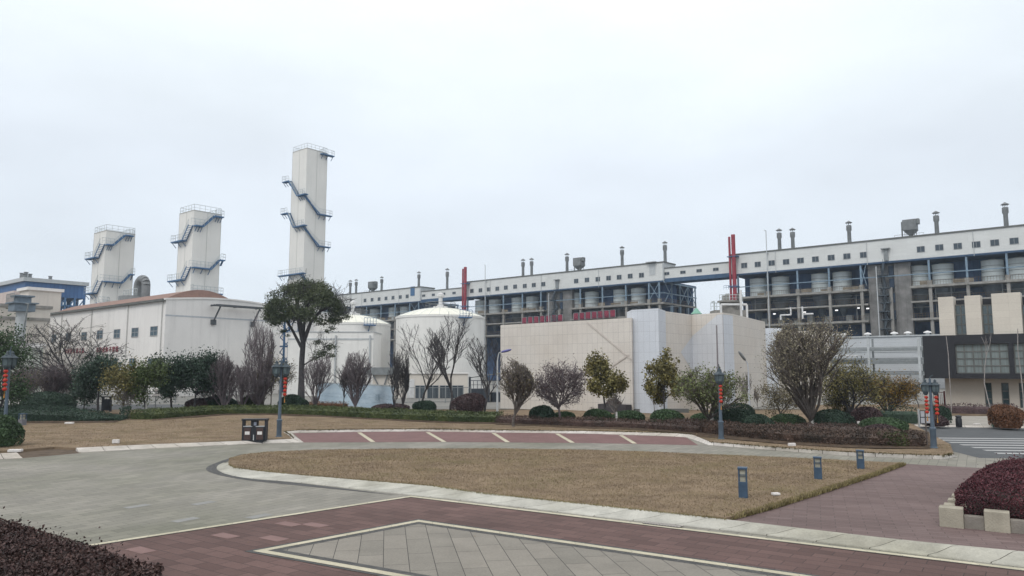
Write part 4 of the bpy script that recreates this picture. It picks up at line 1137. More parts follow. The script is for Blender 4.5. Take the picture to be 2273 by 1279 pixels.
# dust duct on its wall
c2 = at(48, 690, 97); dd = empty('duct_tower', (c2.x,c2.y,0), ANG, 'grey hopper on a round white duct against the beige hall', 'duct')
zt_ = at(48,655,97).z; zm = at(48,692,97).z; zl = at(48,752,97).z
m = MB(); m.box(-1.2,1.2,-1.2,1.2,zm-.0,zm+1.0); m.box(-1.5,1.5,-1.5,1.5,zm+1.0,zm+1.15); m.box(-.8,.8,-.8,.8,zm+1.15,zt_-.3); m.box(-1.1,1.1,-1.1,1.1,zt_-.3,zt_-.1)
m.build('hopper', mat('duct_blue_grey',(0.16,0.20,0.24),var=.15,scale=2), dd)
m = MB(); m.lathe([(.62,0),(.62,zm)], (0,0,0), 16); m.build('round_duct', M_ltgrey, dd, smooth=True)
m = MB(); m.poly([(1.2,0,zm+1),(2.3,0,zm+.9),(1.4,0,zm-2.2),(1.4,0,0)], .1, 6); railing(m, [(-1.4,-1.4,zm+1.15),(1.4,-1.4,zm+1.15)],1.1,.04,.5); m.build('pipe_and_rail', M_grey2, dd)
c = at(65, 637, 122); bp = empty('beige_penthouse', (c.x,c.y,0), ANG, 'square beige block with a pale parapet, in front of the blue steel plant', 'building')
yp = hit(137,643,(c.x,c.y),0,face='y')[0]
m = MB(); m.prism([(-4.4,0),(0,0),(0,yp),(-4.4,yp)], 0, c.z-.5, wrap_uv=True); m.build('wall', M_beige, bp)
m = MB(); m.box(-4.8,.35,-.35,yp+.3,c.z-.497,c.z); m.build('parapet', M_wallw, bp)
c = at(31, 645, 134); 
bq = empty('pink_hall', (c.x,c.y,0), ANG, 'pale pinkish hall roof line behind the duct at far left', 'hall')
m = MB(); m.box(-25,0,0,3,0,c.z); m.build('wall', mat('pinkish_render',(0.52,0.44,0.41),var=.06,scale=.3,grime=.15), bq)
c = at(57, 616, 236); PO = (c.x,c.y)
pl_ = empty('blue_steel_plant', (c.x,c.y,0), ANG, 'distant dark blue steel plant with a pale sloping roof, at far left', 'factory')
zr = c.z; yE = hit(196,634,PO,0,face='y')[0]
m = MB(); m.box(-60,0.8,-.8,yE,zr-1.2,zr); m.build('roof', M_ltgrey, pl_)
M_bl2 = brick_mat('bright_blue_sheet', (0.035,0.10,0.24), (0.045,0.12,0.28), (0.02,0.06,0.15), 1.2, 60, msize=0.06, offset=0, uv=True, var=0.15, vscale=0.1, bump=0.1, rough=0.6)
m = MB(); m.prism([(-60,0),(0,0),(0,yE-.6),(-60,yE-.6)], zr-5.6, zr-1.203, wrap_uv=True); m.build('upper_wall', M_bl2, pl_)
m = MB(); m.prism([(-60,2),(-1,2),(-1,yE*.62),(-60,yE*.62)], 0, zr-5.61, wrap_uv=True); m.build('lower_wall', M_bback, pl_)
m = MB()
n = 6
for i in range(n+1):
    y = .3+(yE-1.2)*i/n; m.box(-.6,0,y-.3,y+.3,0,zr-5.6)
    if i: m.bar((-.3,y-(yE-1.2)/n,zr-10.5),(-.3,y,zr-5.8),.3,.3)
for z in (zr-8,zr-11,zr-16): m.box(-12,0,0,yE-.6,z-.5,z)
for x in (-6,-12):
    for i in range(n+1): y = .3+(yE-1.2)*i/n; m.box(x-.3,x+.3,y-.3,y+.3,0,zr-5.6)
m.build('steel_frame', M_bluest, pl_)
for px,py in ((7,613),(16,620),(48,606),(58,604),(54,608),(67,608),(112,613)):
    X_, z = hit(px,py,PO,6 if px > 30 else -.5,face='x') if px < 50 else hit(px,py,PO,-3,face='y')
    loc_ = (X_,6) if px < 50 else (-3,X_)
    m = MB(); m.lathe([(.55,0),(.5,z+0-zr-.2 if z>zr+1 else 1.6),(.8,(z-zr) if z>zr+1 else 1.9)], (loc_[0],loc_[1],zr-.05), 10); m.build('chimney', M_stack, pl_, smooth=True)
# little pale stair house left of the shrubs
c = at(57, 755, 88); wb = empty('stair_house', (c.x,c.y,0), ANG, 'low grey-green annex with a flat coping at the foot of the beige hall', 'annex')
zc_ = at(57,762,88).z
yw = hit(97,769,(c.x,c.y),0,face='y')[0]
m = MB(); m.box(-2,0,-2.5,yw,0,zc_-.5); m.build('wall', mat('grey_green_render',(0.40,0.42,0.37),var=.1,scale=.6,grime=.2), wb)
m = MB(); m.box(-2.2,.2,-2.7,yw+.2,zc_-.497,zc_); m.build('coping', M_wallw, wb)

# ------------------------------------------------------------------ tanks
def dome_tank(px, Y, rpx, ytop, yapex, label, legs):
    c = at(px, ytop, Y); root = empty('storage_tank', (c.x,c.y,0), 0.3, label, 'tank', 'domed white tanks')
    r = rpx/FPX*Y; zt = c.z; za = at(px, yapex, Y).z
    m = MB(); m.lathe([(r,0.0),(r,zt-.3),(r*1.015,zt-.3),(r*1.015,zt-.0)], n=56); m.build('shell', M_tank, root, smooth=True)
    m = MB(); hh = za-zt; R = (r*r+hh*hh)/(2*hh)
    pr = []
    for i in range(9):
        x = r*1.01*(1-i/8.0)+.05; pr.append((x, zt+.003+math.sqrt(max(0,R*R-x*x))-(R-hh)))
    m.lathe(pr, n=56); m.build('dome_roof', M_tankr, root, smooth=True)
    rb = MB()
    for k in range(28):
        a = k*2*math.pi/28
        for i in range(0,8):
            (x0,z0),(x1,z1) = pr[i],pr[i+1]; rb.tube((x0*math.cos(a),x0*math.sin(a),z0),(x1*math.cos(a),x1*math.sin(a),z1),.03,.03,3,caps=False)
    rb.build('roof_rib', M_rail, root)
    v_ = MB(); v_.lathe([(.5,-.1),(.5,.5),(.3,.55),(.3,1.6),(.55,1.7),(.55,2.1),(.1,2.3)], (0,0,za), 14); v_.lathe([(1.1,0),(1.1,.25)], (0,0,za-.05), 16)
    v_.build('vent', mat('vent_pale',(0.6,0.6,0.6)), root, smooth=True)
    rl = MB(); ring = [(2.3*math.cos(t),2.3*math.sin(t),za-.15) for t in [i*math.pi/6 for i in range(13)]]
    railing(rl, ring, .9, .025, 1.2); 
    # ladder and platform on the rim
    rl.tube((2.2,-.6,za),(r*.99,-1.0,zt+.2),.05,.05,4); rl.tube((2.2,.2,za),(r*.99,-.2,zt+.2),.05,.05,4)
    rl.build('roof_railing', M_grey2, root)
    a = math.radians(-72)
    p = MB(); px_, py_ = (r+.5)*math.cos(a), (r+.5)*math.sin(a); p.box(px_-.9,px_+.9,py_-.6,py_+.6,zt-.5,zt-.35); railing(p,[(px_-.9,py_-.6,zt-.35),(px_+.9,py_-.6,zt-.35)],1,.03,.5)
    p.bar((px_,py_,zt-.4),((r)*math.cos(a),(r)*math.sin(a),zt-1.6),.1,.1); p.build('platform', M_bluest, root)
    return root, r, zt
dome_tank(977.5, 112, 97.5, 705, 683.5, 'larger white domed tank in the middle, with bare trees in front', 0)
dome_tank(783, 118, 83, 720.5, 699, 'smaller white domed tank beside the big dark tree, rising behind a white box building', 0)
# white housing in front of the left tank
c = at(829, 738, 100); bx = empty('white_box_building', (c.x,c.y,0), 0.0, 'plain white box building in front of the smaller domed tank, with grey pipes', 'building')
xl = at(640,738,100).x-c.x; zt = c.z
m = MB(); m.prism([(xl,0),(0,0),(0,6),(xl,6)], 0, zt, wrap_uv=True); m.build('wall', M_tank, bx)
m = MB(); m.box(xl,0.05,-.06,-.002,zt-1.0,zt-.8); m.box(xl,.1,-.08,6.05,zt+.003,zt+.12); m.build('band', M_ltgrey, bx)
for px in (746,822): s = at(px,740,100).x-c.x; m = MB(); m.tube((s,-.15,0),(s,-.15,zt-.4),.12,.12,6); m.build('downpipe', M_ltgrey, bx)
# cream low building under the tanks
c = at(1038, 830, 92); lb = empty('cream_annex', (c.x,c.y,0), 0.05, 'low cream building with dark windows at the foot of the larger tank', 'annex')
xl = at(829,830,92).x-c.x; zt = c.z
m = MB(); m.box(xl,0,0,5,0,zt); m.build('wall', M_beige, lb)
m = MB(); m.box(xl-.1,.15,-.15,5.1,zt+.003,zt+.14); m.build('coping', M_wallw, lb)
for px in (933,961,989,1016):
    s = at(px,872,92).x-c.x; z = at(px,872,92).z; window(lb, s, z, 1.3 if px != 933 else 1.1, 1.7, glass=M_glass)
m = MB(); s = at(912,876,92).x-c.x; m.box(s-.45,s+.45,-.06,-.002,.05,2.3); m.build('door', mat('door_white',(0.6,0.6,0.6)), lb)
m = MB(); s = at(843,850,92).x-c.x; z = at(843,850,92).z; m.poly([(s-.9,-.15,z+1.3),(s+.1,-.15,z-.6),(s+.6,-.15,z-.4),(s+1.1,-.15,z+1.2)],.09,6); m.build('bent_pipe', M_stack, lb)
m = MB(); s = at(848,823,92).x-c.x; zz = at(848,823,92).z; m.box(s-2.2,s+1.8,-.4,2,zz-.5,zz+.4); m.build('tank_support', M_grey2, lb)
# grey fence in front of it
def mesh_fence(px0, px1, pyb0, pyb1, h, label, m_):
    a, b_ = G(px0,pyb0), G(px1,pyb1); root = empty('fence', a, 0, label, 'fence'); d = b_-a; L = d.length; n = max(2,int(L/2.5))
    p = MB()
    for i in range(n+1): q = d*(i/n); pp = MB(); pp.box(q.x-.05,q.x+.05,q.y-.05,q.y+.05,0,h); pp.build('post', m_, root)
    r = MB(); k = int(L/.14)
    for i in range(k): q = d*((i+.5)/k); r.box(q.x-.012,q.x+.012,q.y-.012,q.y+.012,.12,h-.1)
    for z in (.12,h-.1): r.bar(Vector((0,0,z)),d+Vector((0,0,z)),.04,.06)
    r.build('bar_panel', m_, root); return root
mesh_fence(872,1045,896,894,1.7,'grey bar fence in front of the cream annex',M_grey2)
mesh_fence(100,560,896,895,1.3,'pale bar fence behind the trees on the left',mat('fence_grey',(0.25,0.26,0.26)))
# dark control house right of the tank
c = at(1042, 862, 80); dh = empty('pump_shelter', (c.x,c.y,0), 0.1, 'dark steel shelter with a sloping roof right of the larger tank', 'shelter')
m = MB(); m.quad([(0,0,2.6),(4.2,-.2,3.2),(4.2,3,3.2),(0,3,2.6)]); m.quad([(0,0,2.55),(0,3,2.55),(4.2,3,3.15),(4.2,-.2,3.15)]); m.build('roof', M_trim, dh)
m = MB()
for x in (.1,2.1,4.1): m.box(x-.06,x+.06,0,.12,0,2.7); m.box(x-.06,x+.06,2.8,2.92,0,2.7)
m.box(0,2.2,.2,2.6,0,1.4); railing(m,[(0,-.1,1.4),(4.2,-.1,1.4)],.9,.03,.4); m.box(2.4,4.0,.6,2.4,0,1.0); m.build('frame', mat('shelter_dark',(0.05,0.06,0.075),var=.3,scale=2), dh)
# blue escape stair left of the big tree
c = at(612, 700, 120); es = empty('lattice_stair_tower', (c.x,c.y,0), ANG, 'blue steel lattice stair tower behind the big dark tree', 'stair tower')
m = MB(); zt = at(612,680,120).z
for x in (0,2.6):
    for y in (0,2.6): m.box(x-.12,x+.12,y-.12,y+.12,0,zt)
z = 0
while z < zt-2:
    for a_, b_ in (((0,0),(2.6,0)),((2.6,0),(2.6,2.6)),((0,2.6),(0,0))):
        m.bar((a_[0],a_[1],z),(b_[0],b_[1],z+2.4),.1,.1); m.bar((a_[0],a_[1],z+2.4),(b_[0],b_[1],z+2.4),.12,.2)
    m.box(0,2.6,0,2.6,z+2.3,z+2.38); z += 2.4
m.build('frame', M_bluest, es)
m = MB(); railing(m,[(-.3,-.3,zt-.2),(2.9,-.3,zt-.2),(2.9,2.9,zt-.2)],1.1,.04,.8); m.build('railing', M_rail, es)
# white building between hall and tanks, behind the tree
c = at(652, 690, 128); wbk = empty('white_annex', (c.x,c.y,0), ANG, 'white plant room at the foot of the tallest tower', 'annex')
m = MB(); m.prism([(-7,0),(0,0),(0,9),(-7,9)], 0, c.z, wrap_uv=True); m.build('wall', M_wallw, wbk)
m = MB(); m.box(-7.1,.1,-.1,9.1,c.z+.003,c.z+.2); m.build('coping', M_ltgrey, wbk)

# ------------------------------------------------------------------ pale blue hoarding with ink landscape
a, b_ = G(704,893), G(873,914); hd = empty('hoarding', a, 0, 'pale blue hoarding with a faint ink landscape under the tanks', 'hoarding')
d = (b_-a); L = d.length; ang = math.atan2(d.y,d.x); hd.rotation_euler = (0,0,ang)
M_hoard = mat('hoarding_print', (0.42,0.55,0.66), var=.12, scale=.9, stretch=(.5,1,2.2), col2=(0.52,0.62,0.70), rough=.6)
m = MB(); m.box(0,L,0,.06,0.05,2.15); m.build('panel', M_hoard, hd)
m = MB(); m.box(0,L,-.02,-.002,2.05,2.16); m.build('edge', M_rail, hd)
ink = MB(); ri = random.Random(3)
M_ink = mat('ink_print', (0.24,0.34,0.42), var=.2, scale=3)
for layer in range(4):
    x = .1; z = .35+layer*.22
    while x < L-.6:
        w = ri.uniform(.3,1.1); hgt = ri.uniform(-.06,.10); t = ri.uniform(.012,.03)
        ink.quad([(x,-.004-layer*.001,z),(x+w,-.004-layer*.001,z+hgt),(x+w,-.004-layer*.001,z+hgt+t),(x,-.004-layer*.001,z+t)]); z = max(.2, min(1.3, z+hgt)); x += w + ri.uniform(0,.8)
ink.build('ink_drawing', M_ink, hd)
lt = MB(); 
for k in range(3): lt.box(L*.80+k*.42,L*.80+k*.42+.26,-.012,-.004,.75,1.25) if k < 2 else lt.box(L*.80+k*.42,L*.80+k*.42+.26,-.012,-.004,.9,1.2)
lt2 = text_mesh('lettering', '江南', .62, M_ink, hd, .004); lt2.rotation_euler = (math.radians(90),0,0); lt2.location = (L*.83,-.010,1.0)

# ------------------------------------------------------------------ folded cream panel building
T1, T2 = 7.5, 8.15
p1, p2 = G(1111,722,T1), G(1401.5,705.5,T1)
q0, q1_, q2_, q3, q4, q5, q6 = G(1402,688.5,T2), G(1461,685,T2), G(1477,690.5,T2), G(1535,699,T2), G(1604,694,T2), G(1626,697,T2), G(1698,714.5,T2)
pav = empty('panelled_building', (q0.x,q0.y,0), 0, 'folded cream tiled building with a pale blue pillar, behind the round bushes', 'building')
M_tile = brick_mat('cream_tiles', (0.61,0.57,0.525), (0.64,0.60,0.55), (0.42,0.39,0.37), 0.52, 0.80, msize=0.012, offset=0, uv=True, var=0.06, vscale=0.3, bump=0.08, rough=0.55, stain=(0.90,0.87,0.84))
M_tileb = brick_mat('pale_blue_tiles', (0.57,0.60,0.65), (0.60,0.63,0.68), (0.44,0.46,0.50), 0.52, 0.80, msize=0.012, offset=0, uv=True, var=0.04, vscale=0.3, bump=0.08, rough=0.55)
o_ = q0
def rel(p): return (p.x-o_.x, p.y-o_.y)
m = MB(); m.prism([rel(p1),rel(p2),(rel(p2)[0]+3,rel(p2)[1]+8),(rel(p1)[0]+3,rel(p1)[1]+8)], 0, T1, wrap_uv=True); m.build('left_wing', M_tile, pav)
m = MB(); m.prism([rel(q0),rel(q1_),rel(q2_),(rel(q2_)[0]-.6,rel(q2_)[1]+2),(rel(q0)[0],rel(q0)[1]+2.5)], 0, T2+.02, wrap_uv=True); m.build('pillar', M_tileb, pav)
m = MB(); m.prism([(rel(q2_)[0]-.1,rel(q2_)[1]+.05),rel(q3),rel(q4),rel(q5),rel(q6),(rel(q6)[0]-4,rel(q6)[1]+4),(rel(q2_)[0]-.1,rel(q2_)[1]+14)], 0, T2, wrap_uv=True); m.build('right_wing', M_tile, pav)
def panel(A3, B3, tri, m_, off=.02):
    """coloured tile field on the wall from A3 to B3 (2D local), tri = (t,z) corners"""
    A2, B2 = Vector(A3), Vector(B3); d2 = (B2-A2); nn = Vector((d2.y,-d2.x)).normalized()*off
    b_ = MB(); b_.quad([(A2.x+d2.x*t+nn.x, A2.y+d2.y*t+nn.y, z) for t,z in tri], [(t*d2.length,z) for t,z in tri]); b_.build('painted_field', m_, pav)
M_tilec = brick_mat('faint_blue_tiles', (0.565,0.58,0.61), (0.595,0.61,0.64), (0.43,0.44,0.47), 0.52, 0.80, msize=0.013, offset=0, uv=True, var=0.04, vscale=0.3, bump=0.08, rough=0.55)
panel((rel(q2_)[0]-.1,rel(q2_)[1]+.05), rel(q3), [(.55,4.9),(1,3.2),(1,6.3)], M_tilec)
panel(rel(q3), rel(q4), [(0,3.2),(1,0.02),(1,8.0),(.85,8.0),(0,6.3)], M_tilec)
panel(rel(q4), rel(q5), [(0,0.02),(1,0.02),(1,8.0),(0,8.0)], M_tileb)
# slanted ribs and roof plant
def rib(A3,B3,t0,z0_,t1,z1_):
    A2, B2 = Vector(A3), Vector(B3); d2 = B2-A2; nn = Vector((d2.y,-d2.x)).normalized()*.05
    a_ = A2+d2*t0+nn; b2 = A2+d2*t1+nn; m = MB(); m.bar((a_.x,a_.y,z0_),(b2.x,b2.y,z1_),.02,.12); m.build('slanted_joint', mat('tile_joint',(0.53,0.48,0.44)), pav)
rib(rel(p1),rel(p2),.70,7.3,1.0,4.2); rib(rel(p1),rel(p2),.98,4.6,.80,3.2)
m = MB(); e = Vector(rel(p2)); w_ = Vector(rel(p1))-e; w_.normalize()
a_ = e + w_*0.05; b2 = e + w_*2.7; nn = Vector((w_.y,-w_.x)); nn = -nn if nn.y > 0 else nn
m.v = [(a_.x+nn.x*.1,a_.y+nn.y*.1,0),(b2.x+nn.x*.1,b2.y+nn.y*.1,0),(b2.x+nn.x*.9,b2.y+nn.y*.9,0),(a_.x+nn.x*.9,a_.y+nn.y*.9,0)]
m.v += [(x,y,.75) for x,y,_ in m.v]; m.f = [(0,1,2,3),(4,7,6,5),(0,4,5,1),(1,5,6,2),(2,6,7,3),(3,7,4,0)]
o = m.build('planter_box', mat('planter_dark',(0.06,0.055,0.06),var=.2,scale=2), None); o.location = pav.location; tag(o,'low dark planter box at the foot of the pale blue pillar','planter')
m = MB(); m.box(.0,4.2,-2.2,-1.5,0.05,.40); o = m.build('stone_bench', M_trim, None); o.location = (G(1405,918).x, G(1405,918).y+1.2, 0); tag(o,'low dark stone bench before the pale blue pillar','bench')

# plant on the roof behind the folded wall
c = at(1612, 690, 84); rp_ = empty('roof_plant', (c.x,c.y,0), 0, 'grey cooling unit with white pipes standing behind the folded cream building', 'machine')
z0 = c.z
zs = at(1612,672,84).z
m = MB(); m.box(-1.6,1.9,-1,1,0,z0+.0); m.build('base', M_conc, rp_)
m = MB(); m.lathe([(1.0,0),(1.0,(zs-z0)*1.0),(1.25,(zs-z0)*1.0),(1.25,(zs-z0)+.2)], (.3,0,z0), 20); m.box(.0,.35,-.3,.3,zs,zs+1.0); m.box(-.4,-.1,-.2,.2,zs,zs+.8); m.build('unit', M_conc, rp_)
m = MB(); m.poly([(-.9,-1.1,z0-1),(-.9,-1.1,z0+.6),(2.0,-1.1,z0+.6),(2.0,-1.1,z0-1)],.13,8); m.poly([(1.3,-1.3,z0-1),(1.3,-1.3,z0+2.2)],.14,8); m.build('white_pipe', MATS['white_pipe'], rp_, smooth=True)
m = MB(); railing(m,[(-1.0,-1.0,zs+.1),(1.6,-1.0,zs+.1)],.7,.03,.35); railing(m,[(-2.0,-1.0,z0),(-1.0,-1.0,z0)],.8,.03,.3); m.poly([(-1.6,-1,z0),(-1.6,-1,z0+1.0),(-1.9,-1,z0+.9)],.08,6); m.build('railing', M_rail, rp_)
c = at(1546,697,70); cap = empty('green_vent', (c.x,c.y,0), 0, 'small green conical roof vent behind the folded cream wall', 'vent')
m = MB(); m.lathe([(.3,0),(.3,c.z)], n=10); m.build('stub', M_ltgrey, cap); m = MB(); m.lathe([(.55,c.z),(.40,c.z+.12),(.08,c.z+.55)], n=12); m.build('cone', mat('vent_green',(0.20,0.38,0.30)), cap, smooth=True)
# pale wall right of it
c = at(1716, 725, 92); pw = empty('pale_blue_wall', (c.x,c.y,0), 0, 'pale blue-white wall block just right of the folded cream building', 'building')
xr = at(1752,725,92).x-c.x
m = MB(); m.prism([(-3,0),(xr-.8,0),(xr-.8,4),(-3,4)],0,c.z-.2,wrap_uv=True); m.build('wall', M_tileb, pw)
c = at(1752, 735, 90); pw2 = empty('beige_block', (c.x,c.y,0), 0, 'beige wall block behind the largest bare tree', 'building')
xr = at(1840,735,90).x-c.x
m = MB(); m.prism([(-.8,0),(xr,0),(xr,4),(-.8,4)],0,c.z,wrap_uv=True); m.build('wall', M_beige, pw2)

# ------------------------------------------------------------------ modern building at the right edge
c = at(2047, 746, 66); MO = (c.x,c.y)
mb_ = empty('modern_building', (c.x,c.y,0), ANG, 'modern building at the right edge with a black cantilevered storey and cream ground floor', 'building')
zt = c.z; zb = hit(2050.5,840,MO)[1]; sE = 30.0
M_black = brick_mat('black_cladding', (0.030,0.032,0.040), (0.036,0.038,0.047), (0.022,0.023,0.028), 1.2, 0.6, msize=0.006, uv=True, offset=0, var=0.1, vscale=0.6, rough=0.45, bump=0.1)
M_crm = brick_mat('cream_stone', (0.55,0.51,0.45), (0.58,0.54,0.475), (0.44,0.40,0.35), 1.2, 0.6, msize=0.008, uv=True, offset=0, var=0.05, vscale=0.5, rough=0.7, bump=0.1)
def mx_(px,py,w=0): return hit(px,py,MO,w)[0]
wx0, wx1 = mx_(2121,800), mx_(2240,800); wz1 = hit(2130,764,MO)[1]; wz0 = hit(2130,829,MO)[1]
wx2 = mx_(2251,800); wx3 = wx2 + (wx1-wx0)
# black storey built round its window openings
def wall_open(mb, x0, x1, z0, z1, opens, th=.5, y=0):
    xs = x0
    for a, b_, c0, c1 in opens:
        mb.box(xs,a,y,y+th,z0,z1); mb.box(a,b_,y,y+th,z0,c0); mb.box(a,b_,y,y+th,c1,z1); xs = b_
    mb.box(xs,x1,y,y+th,z0,z1)
m = MB(); wall_open(m, 0, sE, zb, zt, [(wx0,wx1,wz0,wz1),(wx2,wx3,wz0,wz1)]); m.box(0,sE,.5,12,zb,zb+.25); m.box(0,sE,.5,12,zt-.25,zt); m.box(0,.4,.5,12,zb+.25,zt-.25)
m.build('black_storey', M_black, mb_)
m = MB(); m.box(.4,sE,4.0,4.2,zb+.25,zt-.25); m.build('room_wall', mat('room_grey',(0.25,0.26,0.26)), mb_)
M_curt = mat('curtain', (0.17,0.20,0.20), var=.25, scale=3.5, stretch=(2.0,1,.1))
M_glz = mat('clear_glass', (0.05,0.08,0.09), var=.2, scale=.8, rough=.08, spec=.8)
def bigwin(x0,x1,z0,z1,y,nx,ny,par,curt=True):
    f = MB()
    for i in range(nx+1): x = x0+(x1-x0)*i/nx; f.box(x-.05,x+.05,y-.06,y+.06,z0,z1)
    for j in range(ny+1): z = z0+(z1-z0)*j/ny; f.box(x0,x1,y-.055,y+.055,z-.05,z+.05)
    o = f.build('window', M_trim, par)
    g = MB(); g.box(x0,x1,y-.01,y+.01,z0,z1); g.build('pane', M_glz if not curt else M_curt, o)
    return o
bigwin(wx0+.03,wx1-.03,wz0+.03,wz1-.03,.30,6,4,mb_); bigwin(wx2+.03,wx3-.03,wz0+.03,wz1-.03,.30,6,4,mb_)
# cream piers above
GB_ = [(2083,2117),(2142,2177),(2202,2267),(2300,2345)]
ztp = hit(2083,660,MO,1.0)[1]
for (a,b_),top in zip(GB_,(660,657,652,648)):
    s0, s1 = mx_(a+1,700,.3), mx_(b_+1,700,.3); z_ = hit(a,top,MO,.3)[1]
    m = MB(); m.prism([(s0,.3),(s1,.3),(s1,1.6),(s0,1.6)], zt+.003, z_, wrap_uv=True); m.build('pier', M_crm, mb_)
for (a,b_) in ((2117,2142),(2177,2202),(2267,2300)):
    s0, s1 = mx_(a+1,700,.3)+.02, mx_(b_+1,700,.3)-.02; z_ = hit(a,678,MO,.9)[1]
    bigwin(s0,s1,zt+.1,z_,1.0,2,3,mb_,False)
m = MB(); m.box(mx_(2088,700,1),sE,1.7,11,zt+.003,hit(2100,668,MO,1.7)[1]); m.build('upper_storey', M_black, mb_)
# ground floor, set back
gx0 = hit(2098,860,MO,1.6)[0]
def mg(px,py): return hit(px,py,MO,1.6)
ops = []
for a, b_ in ((2185.5,2202),(2223,2240),(2262,2278)):
    ops.append((mg(a,870)[0],mg(b_,870)[0],.25,zb-.35))
m = MB(); wall_open(m, gx0, sE, 0, zb-.003, ops, .4, 1.6); m.box(gx0,gx0+.4,2.0,11,0,zb-.003)
m.build('ground_floor', M_crm, mb_)
for a,b_,c0,c1 in ops: bigwin(a+.02,b_-.02,c0+.02,c1-.02,1.8,1,3,mb_,False)
m = MB(); m.box(gx0,sE,4.5,4.7,0,zb); m.build('room_wall', M_inner, mb_)
# red fence beside it
mesh_fence(2068,2098,905,905,1.5,'short red fence left of the modern building',mat('fence_red',(0.20,0.06,0.06),var=.2,scale=2))
# ------------------------------------------------------------------ street furniture
M_pole = mat('lamp_pole', (0.085,0.115,0.15), var=.15, scale=3, rough=.5)
M_poled = mat('lantern_metal', (0.045,0.062,0.075), var=.2, scale=4, rough=.5)
M_lglass = mat('lantern_glass', (0.09,0.12,0.13), var=.3, scale=6, rough=.3)
M_redl = mat('red_lantern', (0.38,0.032,0.020), var=.15, scale=5, rough=.6)
M_gold = mat('gold_trim', (0.42,0.20,0.05), var=.2, scale=5)
def chain(parent_loc, ztop, label, n=5, r=.115, tilt=0.0, grp='red paper lantern strings on the street lamps'):
    root = empty('lantern_string', parent_loc, 0, label, 'lantern string', grp)
    m = MB(); m.tube((0,0,ztop-n*r*2.05-.15),(0,0,ztop+.15),.008,.008,4); m.build('cord', M_gold, root)
    for k in range(n):
        z = ztop - r - k*r*2.05
        m = MB(); m.lathe([(r*.35,-r*.80),(r*.72,-r*.62),(r*1.0,-r*.2),(r*1.02,r*.1),(r*.78,r*.58),(r*.35,r*.80)], (0,0,z), 12); o = m.build('red_lantern', M_redl, root, smooth=True)
        c = MB(); c.lathe([(r*.36,r*.78),(r*.36,r*.95)], (0,0,z), 8); c.lathe([(r*.36,-r*.95),(r*.36,-r*.78)], (0,0,z), 8); c.build('rim', M_gold, o)
    m = MB(); m.tube((0,0,ztop-n*r*2.05-.30),(0,0,ztop-n*r*2.05-.1),.03,.012,6); m.build('tassel', M_gold, root)
    return root
def street_lamp(px, pyb, pyt, label, arm, heads, k=1.0, strings=(), Yf=None):
    """arm: direction of the two arms in the ground plane (radians)"""
    b_ = G(px,pyb,.11) if Yf is None else Vector((at(px,pyb,Yf).x,Yf,.11))
    ht = at(px,pyt,b_.y).z-.11
    root = empty('street_lamp', b_, arm, label, 'street lamp', 'two-armed lantern street lamps')
    m = MB(); m.lathe([(.16,0),(.16,.04),(.125,.06),(.12,.75),(.14,.78),(.14,.84),(.085,.88),(.055,ht*.75),(.045,ht)], n=14); m.build('pole', M_pole, root, smooth=True)
    zl = ht-.22*k
    m = MB(); m.bar((-.36*k,0,zl),(.36*k,0,zl),.045,.05)
    for sx in (-1,1):
        m.poly([(0,0,zl-.25*k),(sx*.15*k,0,zl-.05),(sx*.30*k,0,zl+.03)],.016,5)
    m.poly([(0,0,ht),( .03,0,ht+.12*k),(.12,0,ht+.18*k)],.02,5); m.build('arm', M_poled, root)
    for sx in heads:
        x = sx*.22*k; z = zl-.10*k
        m = MB(); m.lathe([(.27*k,0),(.22*k,.045*k),(.10*k,.12*k),(.06*k,.20*k),(.08*k,.22*k),(.02*k,.30*k)], (x,0,z), 6, a0=.5); r_ = m.build('lantern_roof', M_poled, root)
        m = MB(); m.lathe([(.12*k,-.36*k),(.165*k,-.32*k),(.19*k,-.02*k),(.18*k,0)], (x,0,z), 6, a0=.5); g_ = m.build('lantern_body', M_lglass, root)
        f = MB()
        for i in range(6):
            a = .5+i*math.pi/3; f.bar((x+.168*k*math.cos(a),.168*k*math.sin(a),z-.33*k),(x+.195*k*math.cos(a),.195*k*math.sin(a),z),.022,.022)
        f.lathe([(.13*k,-.42*k),(.14*k,-.36*k)], (x,0,z), 6, a0=.5); f.lathe([(.06*k,-.50*k),(.12*k,-.42*k)], (x,0,z), 8); f.build('frame', M_poled, g_)
    ca, sa = math.cos(arm), math.sin(arm)
    for sx, lab, dz, n, r in strings:
        chain((b_.x+ca*sx*.22*k, b_.y+sa*sx*.22*k - .03, 0), .11+zl-.62*k+dz, lab, n, r)
    return root
street_lamp(619,970,800,'grey lamp post with two lanterns beside the black double litter bin', .6, (-1,1), 1.05, [(1,'string of red lanterns on the lamp beside the double litter bin',.05,5,.095)])
street_lamp(1601,975,817,'grey lamp post with one lantern visible, in front of the large round bush', 1.45, (-1,1), 1.0, [(-1,'string of red lanterns on the lamp in front of the large round bush',.05,5,.088)])
street_lamp(2073,995,841,'grey lamp post with two lanterns by the zebra crossing', -.35, (-1,1), .85, [(1,'right string of red lanterns on the lamp by the crossing',.0,5,.082),(-1,'left string of red lanterns on the lamp by the crossing',.0,5,.076)])
street_lamp(9,968,778,'green-grey lantern lamp at the left edge over the dark shrubs', 1.75, (-1,1), 1.1, [(-1,'string of red lanterns at the left edge of the picture',.05,5,.10)], Yf=35)

